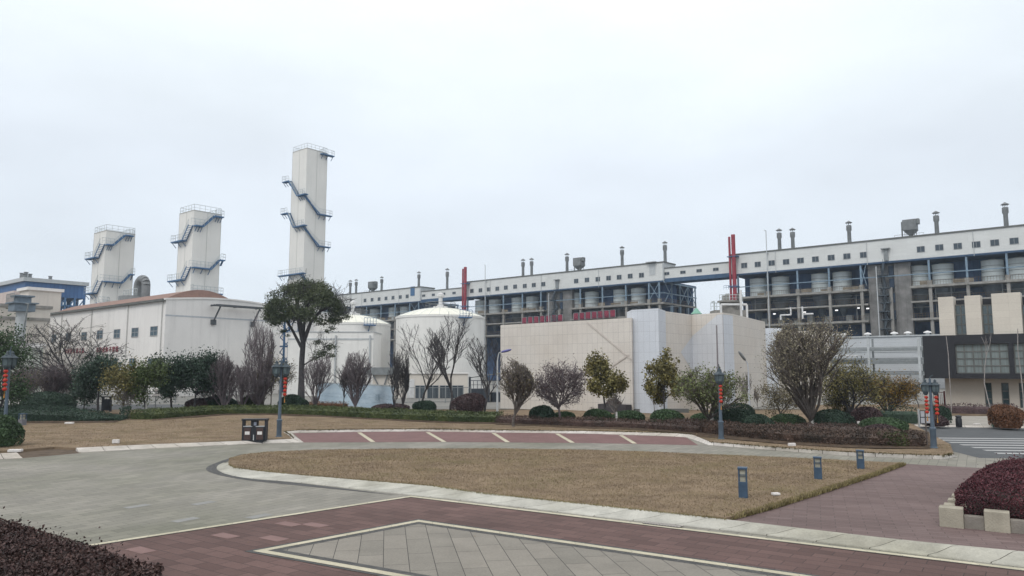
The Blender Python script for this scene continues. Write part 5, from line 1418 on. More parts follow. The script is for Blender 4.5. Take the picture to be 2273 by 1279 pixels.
# double litter bin
b0 = G(563,984.5); bin_ = empty('litter_bin', (b0.x,b0.y+.25,0), .03, 'black double litter bin with a canopy and red-brown slatted doors, on the kerb', 'litter bin')
bin_.scale = (.87,.9,.96); bin_.location.y = b0.y+.12
M_blk = mat('black_metal', (0.022,0.024,0.030), var=.2, scale=4, rough=.45)
M_slat = brick_mat('slatted_door', (0.095,0.060,0.055), (0.12,0.075,0.07), (0.02,0.02,0.02), 0.045, 10, msize=.010, offset=0, uv=True, var=.15, bump=.6)
M_lab = mat('label_white', (0.65,0.62,0.60), var=.12, scale=9)
m = MB(); m.box(-.48,.48,-.20,.22,0,.14); m.build('base', M_blk, bin_)
m = MB(); m.box(-.66,.66,-.26,.26,1.10,1.18); m.build('canopy', M_blk, bin_, bevel=.012)
for x in (-.60,.60): m = MB(); m.box(x-.04,x+.04,-.18,.18,.14,1.10); m.build('side_post', M_blk, bin_)
m = MB(); m.box(-.18,.14,-.16,.16,.80,1.10); m.build('ash_box', M_blk, bin_)
m = MB(); m.box(-.02,.12,-.175,-.163,.86,1.03); m.build('sign', mat('sign_grey',(0.22,0.24,0.30)), bin_)
for sx in (-1,1):
    x0, x1 = (-.56,-.10) if sx < 0 else (.10,.56)
    m = MB(); m.box(x0,x1,-.22,.22,.14,.80); bb = m.build('bin_box', M_blk, bin_)
    m = MB(); m.quad([(x0+.05,-.235,.18),(x1-.05,-.235,.18),(x1-.05,-.235,.76),(x0+.05,-.235,.76)],[(0,0),(x1-x0-.1,0),(x1-x0-.1,.6),(0,.6)]); m.build('slatted_door', M_slat, bb)
    m = MB(); xc = (x0+x1)/2; m.box(xc-.125,xc+.125,-.245,-.238,.43,.58); m.build('label', M_lab, bb)
    m = MB(); m.box(x0,x1,-.24,.24,.803,.83); m.build('rim', M_ltgrey, bb)
m = MB(); m.box(-.098,.098,-.21,.2,.145,.80); m.build('centre_panel', M_blk, bin_)
m = MB(); m.box(-.02,.03,-.23,-.212,.16,.42); m.build('handle', M_ltgrey, bin_)

# bollard lights
M_bol = mat('bollard_blue_grey', (0.045,0.078,0.125), var=.18, scale=5, rough=.5)
M_dif = mat('diffuser', (0.34,0.33,0.27), var=.15, scale=4, rough=.5)
def bollard(px, pyb, pyt, label, w=.225, rz=-.35, z=.15, base_m=None):
    b_ = G(px,pyb,z); h = at(px,pyt,b_.y).z - z
    root = empty('bollard_light', b_, rz, label, 'bollard light', 'low square bollard lights on the lawns')
    m = MB(); m.box(-w/2,w/2,-w/2,w/2,-.05,h*.50); m.build('base', base_m or M_bol, root, bevel=.008)
    m = MB()
    for x in (-1,1):
        for y in (-1,1): m.box(x*(w/2-.02)-.015,x*(w/2-.02)+.015,y*(w/2-.02)-.015,y*(w/2-.02)+.015,h*.5,h*.93)
    for zz in (h*.70,h*.745):
        m.box(-w/2+.01,w/2-.01,-w/2+.006,-w/2+.02,zz,zz+.012); m.box(-w/2+.01,w/2-.01,w/2-.02,w/2-.006,zz,zz+.012); m.box(w/2-.02,w/2-.006,-w/2+.02,w/2-.02,zz,zz+.012); m.box(-w/2+.006,-w/2+.02,-w/2+.02,w/2-.02,zz,zz+.012)
    m.build('cage', M_bol, root)
    m = MB(); m.box(-w/2-.01,w/2+.01,-w/2-.01,w/2+.01,h*.93,h); m.build('cap', M_bol, root, bevel=.006)
    m = MB(); m.box(-w*.30,w*.30,-w*.30,w*.30,h*.5,h*.93); m.build('diffuser', M_dif, root)
bollard(1650,1101,1037,'nearest blue-grey bollard light on the oval lawn')
bollard(1816,1060,1014,'middle blue-grey bollard light of the three on the oval lawn')
bollard(1910.5,1037,999,'farthest blue-grey bollard light on the oval lawn, nearest the kerb')
bollard(49,944,918,'faded grey bollard light on the left rear lawn', z=.1, w=.32, base_m=mat('faded_grey',(0.16,0.16,0.18)))
bollard(2207,946,931,'small pale green bollard light on the lawn before the modern building', z=.1, w=.22, base_m=mat('pale_green',(0.22,0.30,0.24)))

def ground_box(px, py, w, d, h, label, name='junction_box', m_=None, z=.12, rz=.2, cat='box'):
    b_ = G(px,py,z); o = MB().box(-w/2,w/2,-d/2,d/2,0,h).build(name, m_ or M_lab, None, bevel=.012)
    o.location = b_; o.rotation_euler = (0,0,rz); tag(o,label,cat); return o
ground_box(1722,1099,.20,.14,.06,'small white box lying on the oval lawn beside the nearest bollard light')
ground_box(257,984,.28,.18,.16,'small white electrical box on the left rear lawn by the kerb')
ground_box(1758,990,.30,.16,.12,'small white box on the kerb edge in front of the brown hedge')
ground_box(154,941,.45,.3,.10,'pale flat stone lying on the left rear lawn','stone',cat='stone')
ground_box(34,1003,.5,.25,.10,'pale loose kerb piece near the left edge','stone',cat='stone',z=.05)
ground_box(2168,943,.35,.2,.07,'small white stone on the lawn before the modern building','stone',cat='stone')

# information board and its post, black round bin, small posts
b_ = G(2056,948,.1); ib = empty('notice_board', b_, .05, 'white notice board in a dark frame behind the lamp by the crossing', 'notice board')
k = b_.y/1650
m = MB(); m.box(-14*k,13*k,-.03,.03,7*k,36*k); m.build('frame', M_blk, ib)
m = MB(); m.box(-12*k,-1*k,-.045,-.032,8.5*k,20*k); m.box(0*k,11*k,-.045,-.032,8.5*k,20*k); m.box(-12*k,11*k,-.045,-.032,22*k,34.5*k); m.build('paper', mat('board_paper',(0.40,0.40,0.42),var=.1,scale=3), ib)
for x in (-15.5,14): m = MB(); m.box((x-.9)*k,(x+.9)*k,-.06,.06,0,39*k); m.build('post', M_ltgrey, ib)
b_ = G(2058,991,.1); o = MB().tube((0,0,0),(0,0,at(2055,912,b_.y).z-.1),.035,.03,8).build('thin_post', mat('brown_post',(0.12,0.10,0.09)), None, smooth=True); o.location = b_; tag(o,'thin brown post left of the lamp by the crossing','post')
b_ = G(2129,948,.05); rb = empty('round_bin', b_, 0, 'black round litter bin on the pale paving before the modern building', 'litter bin')
k = b_.y/1650
m = MB(); m.lathe([(6*k,0),(6.3*k,1*k),(6.3*k,18*k),(5.6*k,19*k)], n=18); m.build('drum', M_blk, rb, smooth=True)
m = MB(); m.lathe([(4.8*k,19*k),(4.8*k,21*k)], n=14, caps=False); m.lathe([(6.6*k,21*k),(6.2*k,23.5*k),(2*k,25.5*k)], n=18); m.build('hood', M_blk, rb, smooth=True)
for px,py,t,lab in ((1906,947,935,'white marker post in front of the dark green mound bush'),(1592,940,928,'short white marker post beside the lamp at the round bushes')):
    b_ = G(px,py,.1); o = MB().box(-.07,.07,-.04,.04,0,at(px,t,b_.y).z-.1).build('marker_post', M_lab, None); o.location = b_; tag(o,lab,'marker post')
b_ = G(2235,940,.1); ap = MB().box(-.1,.1,-.1,.1,0,.55).build('marker_post', mat('pale_green',(0.22,0.30,0.24)), None); ap.location=b_; tag(ap,'pale green marker post by the red-tipped bush','marker post')

# tall road lamps
def cobra(pxb, pyb, pxh, pyh, pxp, pyp, Y, label, head_m, pole_m, kind='oval'):
    b_ = Vector((at(pxb,pyb,Y).x, Y, 0)); top = at(pxp,pyp,Y); hd = at(pxh,pyh,Y)
    root = empty('road_lamp', b_, 0, label, 'road lamp')
    t = top-b_; h_ = hd-b_
    m = MB(); m.tube((0,0,0),(t.x*.0,0,t.z-.6),.09,.05,8); m.poly([(0,0,t.z-.6),(t.x*.5,0,t.z-.2),(t.x,0,t.z)],.04,6); m.build('pole', pole_m, root, smooth=True)
    m = MB(); m.poly([(t.x,0,t.z),tuple(t.lerp(h_,.5)),tuple(h_)],.035,6); m.build('arm', pole_m, root)
    m = MB()
    d = (h_-t).normalized(); a = math.atan2(d.z, d.x)
    m.lathe([(.02,-.42),(.14,-.34),(.18,-.1),(.17,.15),(.10,.34),(.02,.40)], n=12)
    m.v = [(x*0.55,y,z) for x,y,z in m.v]
    o = m.build('lamp_head', head_m, root, smooth=True); o.location = h_; o.rotation_euler = (0, math.pi/2-a, 0)
cobra(1664,905,1647,790,1659,806,52,'road lamp with a dark oval head before the pale blue diamond wall', M_stack, M_tileb)
cobra(1104,916,1124,779,1108,783,56,'pale pole lamp with a small blue-violet head left of the cream panelled wall', mat('violet_head',(0.12,0.12,0.30)), M_ltgrey)
b_ = Vector((at(1596,905,48).x,48,0)); o = MB().tube((0,0,0),(0,0,at(1594,722,48).z),.07,.045,8).build('flag_pole', mat('brown_grey_pole',(0.22,0.20,0.21)), None, smooth=True); o.location = b_; tag(o,'thin brown-grey pole rising above the lantern lamp in front of the folded wall','pole')
b_ = G(344,918,.1); wc = empty('camera_pole', b_, 0, 'thin white pole with a small camera before the dark green trees', 'camera pole'); k = b_.y/1650
m = MB(); m.tube((0,0,0),(0,0,48*k),.035,.03,8); m.build('pole', M_stack, wc); m = MB(); m.box(-.25,.3,-.08,.08,38*k,38*k+.14); m.lathe([(.04,0),(.16,.08),(.16,.2),(.05,.26)],(0,0,48*k),10); m.tube((0,0,48*k),(0,0,60*k),.02,.02,5); m.build('camera', M_lab, wc)
b_ = G(118,905,.1); o = MB().tube((-.6,0,0),(.15,0,1.75),.045,.04,6).build('leaning_prop', M_rail, None); o.location=b_; tag(o,'pale pole leaning in the dark shrubs on the left','prop')
b_ = G(236,914,.1); lb2 = empty('litter_bin', b_, 0, 'small dark litter bin among the trees on the left', 'litter bin'); m=MB(); m.box(-.3,.3,-.2,.2,.1,1.0); m.build('body', M_blk, lb2); m=MB(); m.box(-.36,.36,-.26,.26,1.15,1.22); m.build('canopy', M_blk, lb2); m=MB(); m.box(-.34,-.28,-.15,.15,0,1.15); m.build('side_post', M_blk, lb2); m=MB(); m.box(.28,.34,-.15,.15,0,1.15); m.build('side_post', M_blk, lb2)

# storm drain in the cream strip
gd = G(1470,1167); o_g = empty('drain_grate', (gd.x,gd.y,0.014), math.atan2(dR.y,dR.x), 'pale slotted drain grate in the strip below the kerb', 'drain grate')
m = MB(); m.box(-.42,.42,-.10,.14,0,.012); m.build('frame', mat('grate_dark',(0.10,0.10,0.10)), o_g)
m = MB()
for i in range(13): x = -.40+i*.066; m.v; m.bar((x,-.09,.018),(x+.05,.13,.018),.028,.012)
m.build('grate', mat('grate_pale',(0.42,0.39,0.36)), o_g)

# stone planter wall, lower right
M_stone = mat('planter_stone', (0.34,0.31,0.25), var=.15, scale=2, bump=.6, bscale=30, grime=.3, rough=.85)
M_stoned = mat('planter_stone_dark', (0.22,0.20,0.175), var=.15, scale=2, bump=.6, bscale=30, grime=.3, rough=.85)
c0 = G(2138,1174); c1 = G(2238,1184); dd_ = (c1-c0).normalized(); an = math.atan2(dd_.y,dd_.x)
pw_ = empty('planter_wall', (c0.x,c0.y,0), an, 'low stone planter wall of blocks and rails at the lower right', 'planter wall')
# blocks along the front, then along the left side going back
def blk_(x,y,w=.46,d=.30,h=.42): 
    m = MB(); m.box(x-w/2,x+w/2,y-d/2,y+d/2,-.02,h); m.build('block', M_stone, pw_, bevel=.015)
P0 = G(2115,1170); 
def loc_of(px,py):
    q = G(px,py)-c0; return (q.x*math.cos(an)+q.y*math.sin(an), -q.x*math.sin(an)+q.y*math.cos(an))
bx_ = [loc_of(2114,1168), loc_of(2215,1181)]; stepx = bx_[1][0]-bx_[0][0]
for i in range(6):
    xx = bx_[0][0]+stepx*i; blk_(xx, .15, .46, .34, .42)
    m = MB(); m.box(xx+.232,xx+stepx-.232,.05,.27,-.02,.27); m.build('rail_stone', M_stoned, pw_, bevel=.01)
for i in range(1,6):
    yy = .15+i*stepx*.95; xx = bx_[0][0]+.04*i; blk_(xx, yy, .46,.34,.36)
    m = MB(); m.box(xx-.11,xx+.11,yy-stepx*.95+.172,yy-.172,-.02,.25); m.build('rail_stone', M_stoned, pw_, bevel=.01)
# ------------------------------------------------------------------ planting
def leafmat(name, c, c2=None, isl=.45, sc=1.2, rough=.6):
    return mat(name, c, rough=rough, var=.30, scale=sc, island=isl, spec=.25, col2=c2, detail=3)
L_dark = leafmat('leaf_dark_green', (0.034,0.058,0.040))
L_green = leafmat('leaf_green', (0.050,0.085,0.040))
L_mid = leafmat('leaf_mid_green', (0.065,0.090,0.032))
L_olive = leafmat('leaf_olive', (0.125,0.12,0.045), (0.20,0.17,0.06))
L_yel = leafmat('leaf_yellow_olive', (0.17,0.115,0.025), (0.26,0.15,0.03))
L_brown = leafmat('leaf_brown_green', (0.15,0.13,0.075))
L_brick = leafmat('leaf_rust', (0.14,0.07,0.04), (0.19,0.09,0.05))
L_purp = leafmat('leaf_purple', (0.075,0.050,0.052))
L_burg = leafmat('leaf_burgundy', (0.070,0.022,0.030), (0.11,0.035,0.042), isl=.6)
L_burgd = leafmat('leaf_dark_burgundy', (0.045,0.024,0.026), (0.075,0.045,0.038), isl=.6)
L_hbrown = leafmat('hedge_brown', (0.060,0.047,0.038), (0.115,0.075,0.058))
L_hred = leafmat('hedge_purple_brown', (0.075,0.055,0.045), (0.105,0.066,0.056))
L_hgreen = leafmat('hedge_green', (0.050,0.075,0.030), (0.095,0.115,0.040))
K_dark = mat('shaded_twigs', (0.020,0.022,0.018), var=.3, scale=5)
K_brn = mat('brown_twigs', (0.040,0.030,0.026), var=.3, scale=5)
B_dark = mat('bark_dark', (0.055,0.052,0.055), var=.3, scale=6, bump=.5)
B_brown = mat('bark_brown', (0.115,0.098,0.088), var=.3, scale=6, bump=.5)
B_grey = mat('bark_grey', (0.15,0.135,0.125), var=.3, scale=6, bump=.4)
B_purp = mat('bark_purple', (0.125,0.105,0.112), var=.3, scale=4)
B_pale = mat('bark_pale', (0.27,0.25,0.24), var=.2, scale=4)

def base(px,py,z=.11): return G(px,py,z)
def top_h(px,py,Y,z=.11): return at(px,py,Y).z - z
# round bushes: px, foot y, top y, half width px, leaf, label
RB = [
 (1203,942,900,28,L_dark,'clipped dark green ball bush, second round bush from the cream building corner'),
 (1253,936,915,26,L_green,'low green cushion bush at the foot of the purple-brown tree'),
 (1329,938,908,34,L_green,'wide green dome bush left of the tree with yellow-green leaves'),
 (1401,940,911,36,L_green,'wide green dome bush right of the whitewashed thin trunk'),
 (1487,944,910,37,L_green,'green dome bush under the slender yellow-green tree by the pale blue pillar'),
 (1568,944,918,30,L_green,'green dome bush just left of the middle lantern lamp'),
 (1650,957,899,46,L_dark,'largest dark green round bush, right of the middle lantern lamp'),
 (1697,966,920,35,L_dark,'dark green ball bush in front of the largest round bush'),
 (1762,950,919,36,L_green,'green dome bush left of the forked whitewashed trunk'),
 (1866,955,911,45,L_dark,'broad dark green bush right of the forked whitewashed trunk'),
 (938,917,890,27,L_dark,'small dark bush below the bare tree before the larger tank'),
 (1040,918,873,39,L_purp,'large dark purplish bush right of the larger tank'),
 (550,911,876,23,L_mid,'bright olive-green round bush left of the big dark tree'),
 (642,911,876,30,L_dark,'dark bush at the foot of the big dark tree'),
 (470,911,880,42,L_dark,'low dark green bush behind the hedge, left of the olive-green one'),
 (430,912,884,30,L_purp,'low dull purple bush beside the dark green trees'),
 (70,925,868,52,L_dark,'big dark green shrub mass under the bare spreading tree'),
 (118,913,874,30,L_dark,'dark shrub with a pale pole leaning in it'),
 (1940,945,905,32,L_purp,'dark purple bush before the golden round tree'),
 (2098,940,902,22,L_dark,'dark green bush right of the notice board'),
 (2092,948,922,26,L_purp,'low purple bush just right of the crossing lamp'),
 (1372,916,882,24,L_purp,'dark bush against the cream wall behind the yellow-green tree'),
 (1330,913,896,26,L_purp,'low brown shrub patch against the cream wall'),
 (860,912,896,45,L_purp,'low dark mound of shrubs before the blue hoarding'),
]
for i,(px,pf,pt,hw,lm,lab) in enumerate(RB):
    b_ = base(px,pf); r = hw*b_.y/1650; b_.y += r; h = top_h(px,pt,b_.y)
    r = hw*b_.y/1650
    n = int(min(7000, 900+ 1500*r*h*3.0)); 
    bush(tuple(b_), r, r*(.9 if hw<40 else .85), max(.4,h), lm, K_dark, 100+i, n=n, size=.11 if b_.y > 45 else .09, label=lab, group='round clipped bushes', rough=.13)
# larger mixed mounds
b_ = base(1992,968); b_.y += 1.3
bush(tuple(b_), 50*b_.y/1650, 1.3, top_h(1992,927,b_.y), L_green, K_dark, 151, n=6500, size=.09, label='broad bush of green and purple leaves behind the brown hedge at its right end')
b_ = base(1975,972); b_.y += .9
bush(tuple(b_), 34*b_.y/1650, .8, top_h(1975,942,b_.y), L_purp, K_dark, 152, n=4000, size=.08, label='purple bush in front of the broad green bush')
b_ = base(2268,953); b_.y += 1.2
bush(tuple(b_), 30*b_.y/1650, 1.1, top_h(2268,898,b_.y), L_brick, K_brn, 153, n=5000, size=.10, label='red-tipped round bush at the right edge, on the lawn')
b_ = at(-6,965,33); 
bush((b_.x,33,0.1), 46*33/1650, 1.1, at(0,928,33).z, L_green, K_dark, 154, n=5200, size=.11, label='dark green juniper-like shrub cut by the left edge', rough=.22)

# hedges
def hp(l,z=.1): return [G(a,b,z) for a,b in l]
hedge(hp([(-60,936),(0,937),(130,936),(200,936),(262,935)]), 3.2, .85, L_dark, K_dark, 1, taper=5.0, dens=200, size=.11, label='dark green hedge on the left under the bare spreading tree', zbase=.1)
hedge(hp([(338,932),(420,925),(500,919.5),(600,919),(700,922.5),(850,931),(1000,937.5),(1098,939)]), 2.0, .55, L_hgreen, K_dark, 2, dens=230, size=.10, label='long low green hedge from the gap to the purple-brown hedge', zbase=.1)
hedge(hp([(1100,939.5),(1200,944),(1300,948.5),(1400,951),(1480,956),(1545,962)]), 1.3, .42, L_hred, K_brn, 3, dens=300, size=.08, label='purple-brown low hedge behind the parking bays', zbase=.1)
hedge(hp([(1550,961),(1640,971),(1740,981),(1850,988),(1960,991.5),(2052,993)]), 1.7, .55, L_hbrown, K_brn, 4, dens=380, size=.09, label='long brown-red hedge between the middle and right lantern lamps', zbase=.1)
hedge(hp([(1958,990.6),(2012,992.3)]), .5, .58, L_hgreen, K_brn, 11, dens=520, size=.07, label='small yellow-green hedge piece set in the long brown-red hedge', zbase=.1)
hedge(hp([(1480,953),(1540,958)]), 1.6, .55, L_hred, K_dark, 6, dens=260, size=.08, label='short dull green hedge piece left of the middle lantern lamp', zbase=.1)
hedge(hp([(1700,965),(1800,967),(1950,968)]), 2.6, .42, L_hred, K_brn, 7, dens=200, size=.08, label='low reddish ground hedge around the forked whitewashed trunk', zbase=.1)
hedge(hp([(2098,918),(2180,919.5),(2262,921)],.1), 1.0, .75, L_purp, K_dark, 8, dens=60, size=.12, label='low dark hedge at the foot of the modern building', zbase=.05)
hedge(hp([(640,905),(760,907)]), 1.0, .5, L_brick, K_brn, 9, dens=90, size=.10, label='thin rust-red hedge below the big dark tree', zbase=.1)
hedge(hp([(1880,938),(2038,941)]), 1.2, .9, L_dark, K_dark, 10, dens=70, size=.11, label='dark hedge behind the bushes below the golden tree', zbase=.1)

# the two big burgundy beds in the foreground
def bed(name, outline, h, zf, leaf_m, n, size, seed, label):
    rng = np.random.default_rng(seed); P = np.array([(p[0],p[1]) for p in outline]); c = P.mean(0)
    root = empty(name, (c[0],c[1],0), 0, label, 'bush'); Q = P-c
    lf = lump(rng, 14)
    b_ = MB(); k = len(Q)
    for s_, z_ in ((.96,0.0),(.95,h*.35),(.90,h*.6),(.80,h*.76),(.5,h*.82)):
        for x,y in Q: b_.v.append((x*s_,y*s_,z_))
    for j in range(4):
        for i in range(k): i2=(i+1)%k; b_.f.append((j*k+i,j*k+i2,(j+1)*k+i2,(j+1)*k+i))
    b_.f.append(tuple(4*k+i for i in range(k))); b_.build('inner_branches', K_brn, root)
    # leaves on top and skirt
    cross = []
    mn, mxx = Q.min(0), Q.max(0)
    t = rng.uniform(mn,mxx,size=(n*3,2)); ins = np.zeros(len(t),bool)
    for i in range(k):
        a,bq = Q[i],Q[(i+1)%k]; cond = (a[1]>t[:,1])!=(bq[1]>t[:,1])
        with np.errstate(divide='ignore',invalid='ignore'): xx=(bq[0]-a[0])*(t[:,1]-a[1])/(bq[1]-a[1])+a[0]
        ins ^= cond&(t[:,0]<xx)
    t = t[ins][:n]
    # distance to edge
    d = np.full(len(t),1e9)
    for i in range(k):
        a,bq = Q[i],Q[(i+1)%k]; ab=bq-a; u=np.clip(((t-a)@ab)/(ab@ab),0,1); d=np.minimum(d,np.linalg.norm(t-(a+u[:,None]*ab),axis=1))
    top = h*(1-.38*np.exp(-(d/.30)**1.2))
    W = np.stack([t[:,0]*1.6,t[:,1]*1.6,np.zeros(len(t))],1)
    z = top*(1+.10*lf(W)) + rng.normal(size=len(t))*.025 + .05*np.maximum(0,rng.normal(size=len(t)))**2*.6
    P1 = np.stack([t[:,0],t[:,1],z],1)
    m_ = int(n*.55); i = rng.integers(0,k,m_); L_ = np.linalg.norm(Q[(np.arange(k)+1)%k]-Q,axis=1); i = rng.choice(k,m_,p=L_/L_.sum())
    u = rng.uniform(size=m_)[:,None]; e = Q[i]*(1-u)+Q[(i+1)%k]*u; zz = rng.uniform(0.02,h*.85,m_)
    e = e*(1+rng.normal(size=(m_,1))*.012+.01)
    P2 = np.stack([e[:,0],e[:,1],zz],1)
    V,F = leaf_arrays(np.concatenate([P1,P2]), size, rng, aspect=.62); npmesh('foliage', V,F, leaf_m, root)
    # twigs sticking up
    tw = MB(); 
    for q in range(260):
        x,y,z0 = P1[rng.integers(0,len(P1))]; tw.tube((x,y,z0-.12),(x+rng.normal()*.03,y+rng.normal()*.03,z0+.04+.05*rng.random()),.004,.002,3,caps=False)
    tw.build('twigs', K_brn, root)
    return root
hL = .75
bed('burgundy_bed', [G(-90,1150,.5),G(0,1168,.5),G(60,1186,.5),G(130,1210,.5),G(200,1230,.5),G(270,1258,.5),G(325,1279,.45),G(350,1300,.3),Vector((-4.6,9.3,0)),Vector((-8.6,8.9,0)),Vector((-11.3,9.6,0))], hL, None, L_burgd, 60000, .050, 21, 'dark reddish-brown shrub bed in the lower left corner')
#'burgundy_bed', [G(-30,1156,hL*.75),G(30,1176,hL*.85),G(90,1196,hL*.9),G(170,1226,hL*.9),G(245,1250,hL*.85),G(310,1268,hL*.6),G(350,1290,.2),G(300,1330,.1),Vector((-9.5,9,0)),Vector((-13.5,10.5,0))], hL, None, L_burgd, 26000, .050, 21, 'dark reddish-brown shrub bed in the lower left corner')
hR = .78
c0_ = G(2150,1150,.3); 
def wl_(x,y): return Vector((c0.x+x*math.cos(an)-y*math.sin(an), c0.y+x*math.sin(an)+y*math.cos(an), 0))
fr = [wl_(bx_[0][0]+.28,.42), wl_(bx_[0][0]+2.2,.42), wl_(bx_[0][0]+4.6,.42), Vector((18.3,17.0,0)), Vector((18.0,20.5,0)), G(2300,1019,.66), G(2255,1021,.66), G(2228,1026,.62), G(2200,1036,.60), G(2172,1056,.55), G(2150,1080,.50), G(2130,1108,.42), G(2128,1132,.30)]
bed('burgundy_bed', fr, hR, None, L_burg, 75000, .050, 22, 'dense burgundy shrub bed inside the stone planter wall, lower right')

haze_ = None
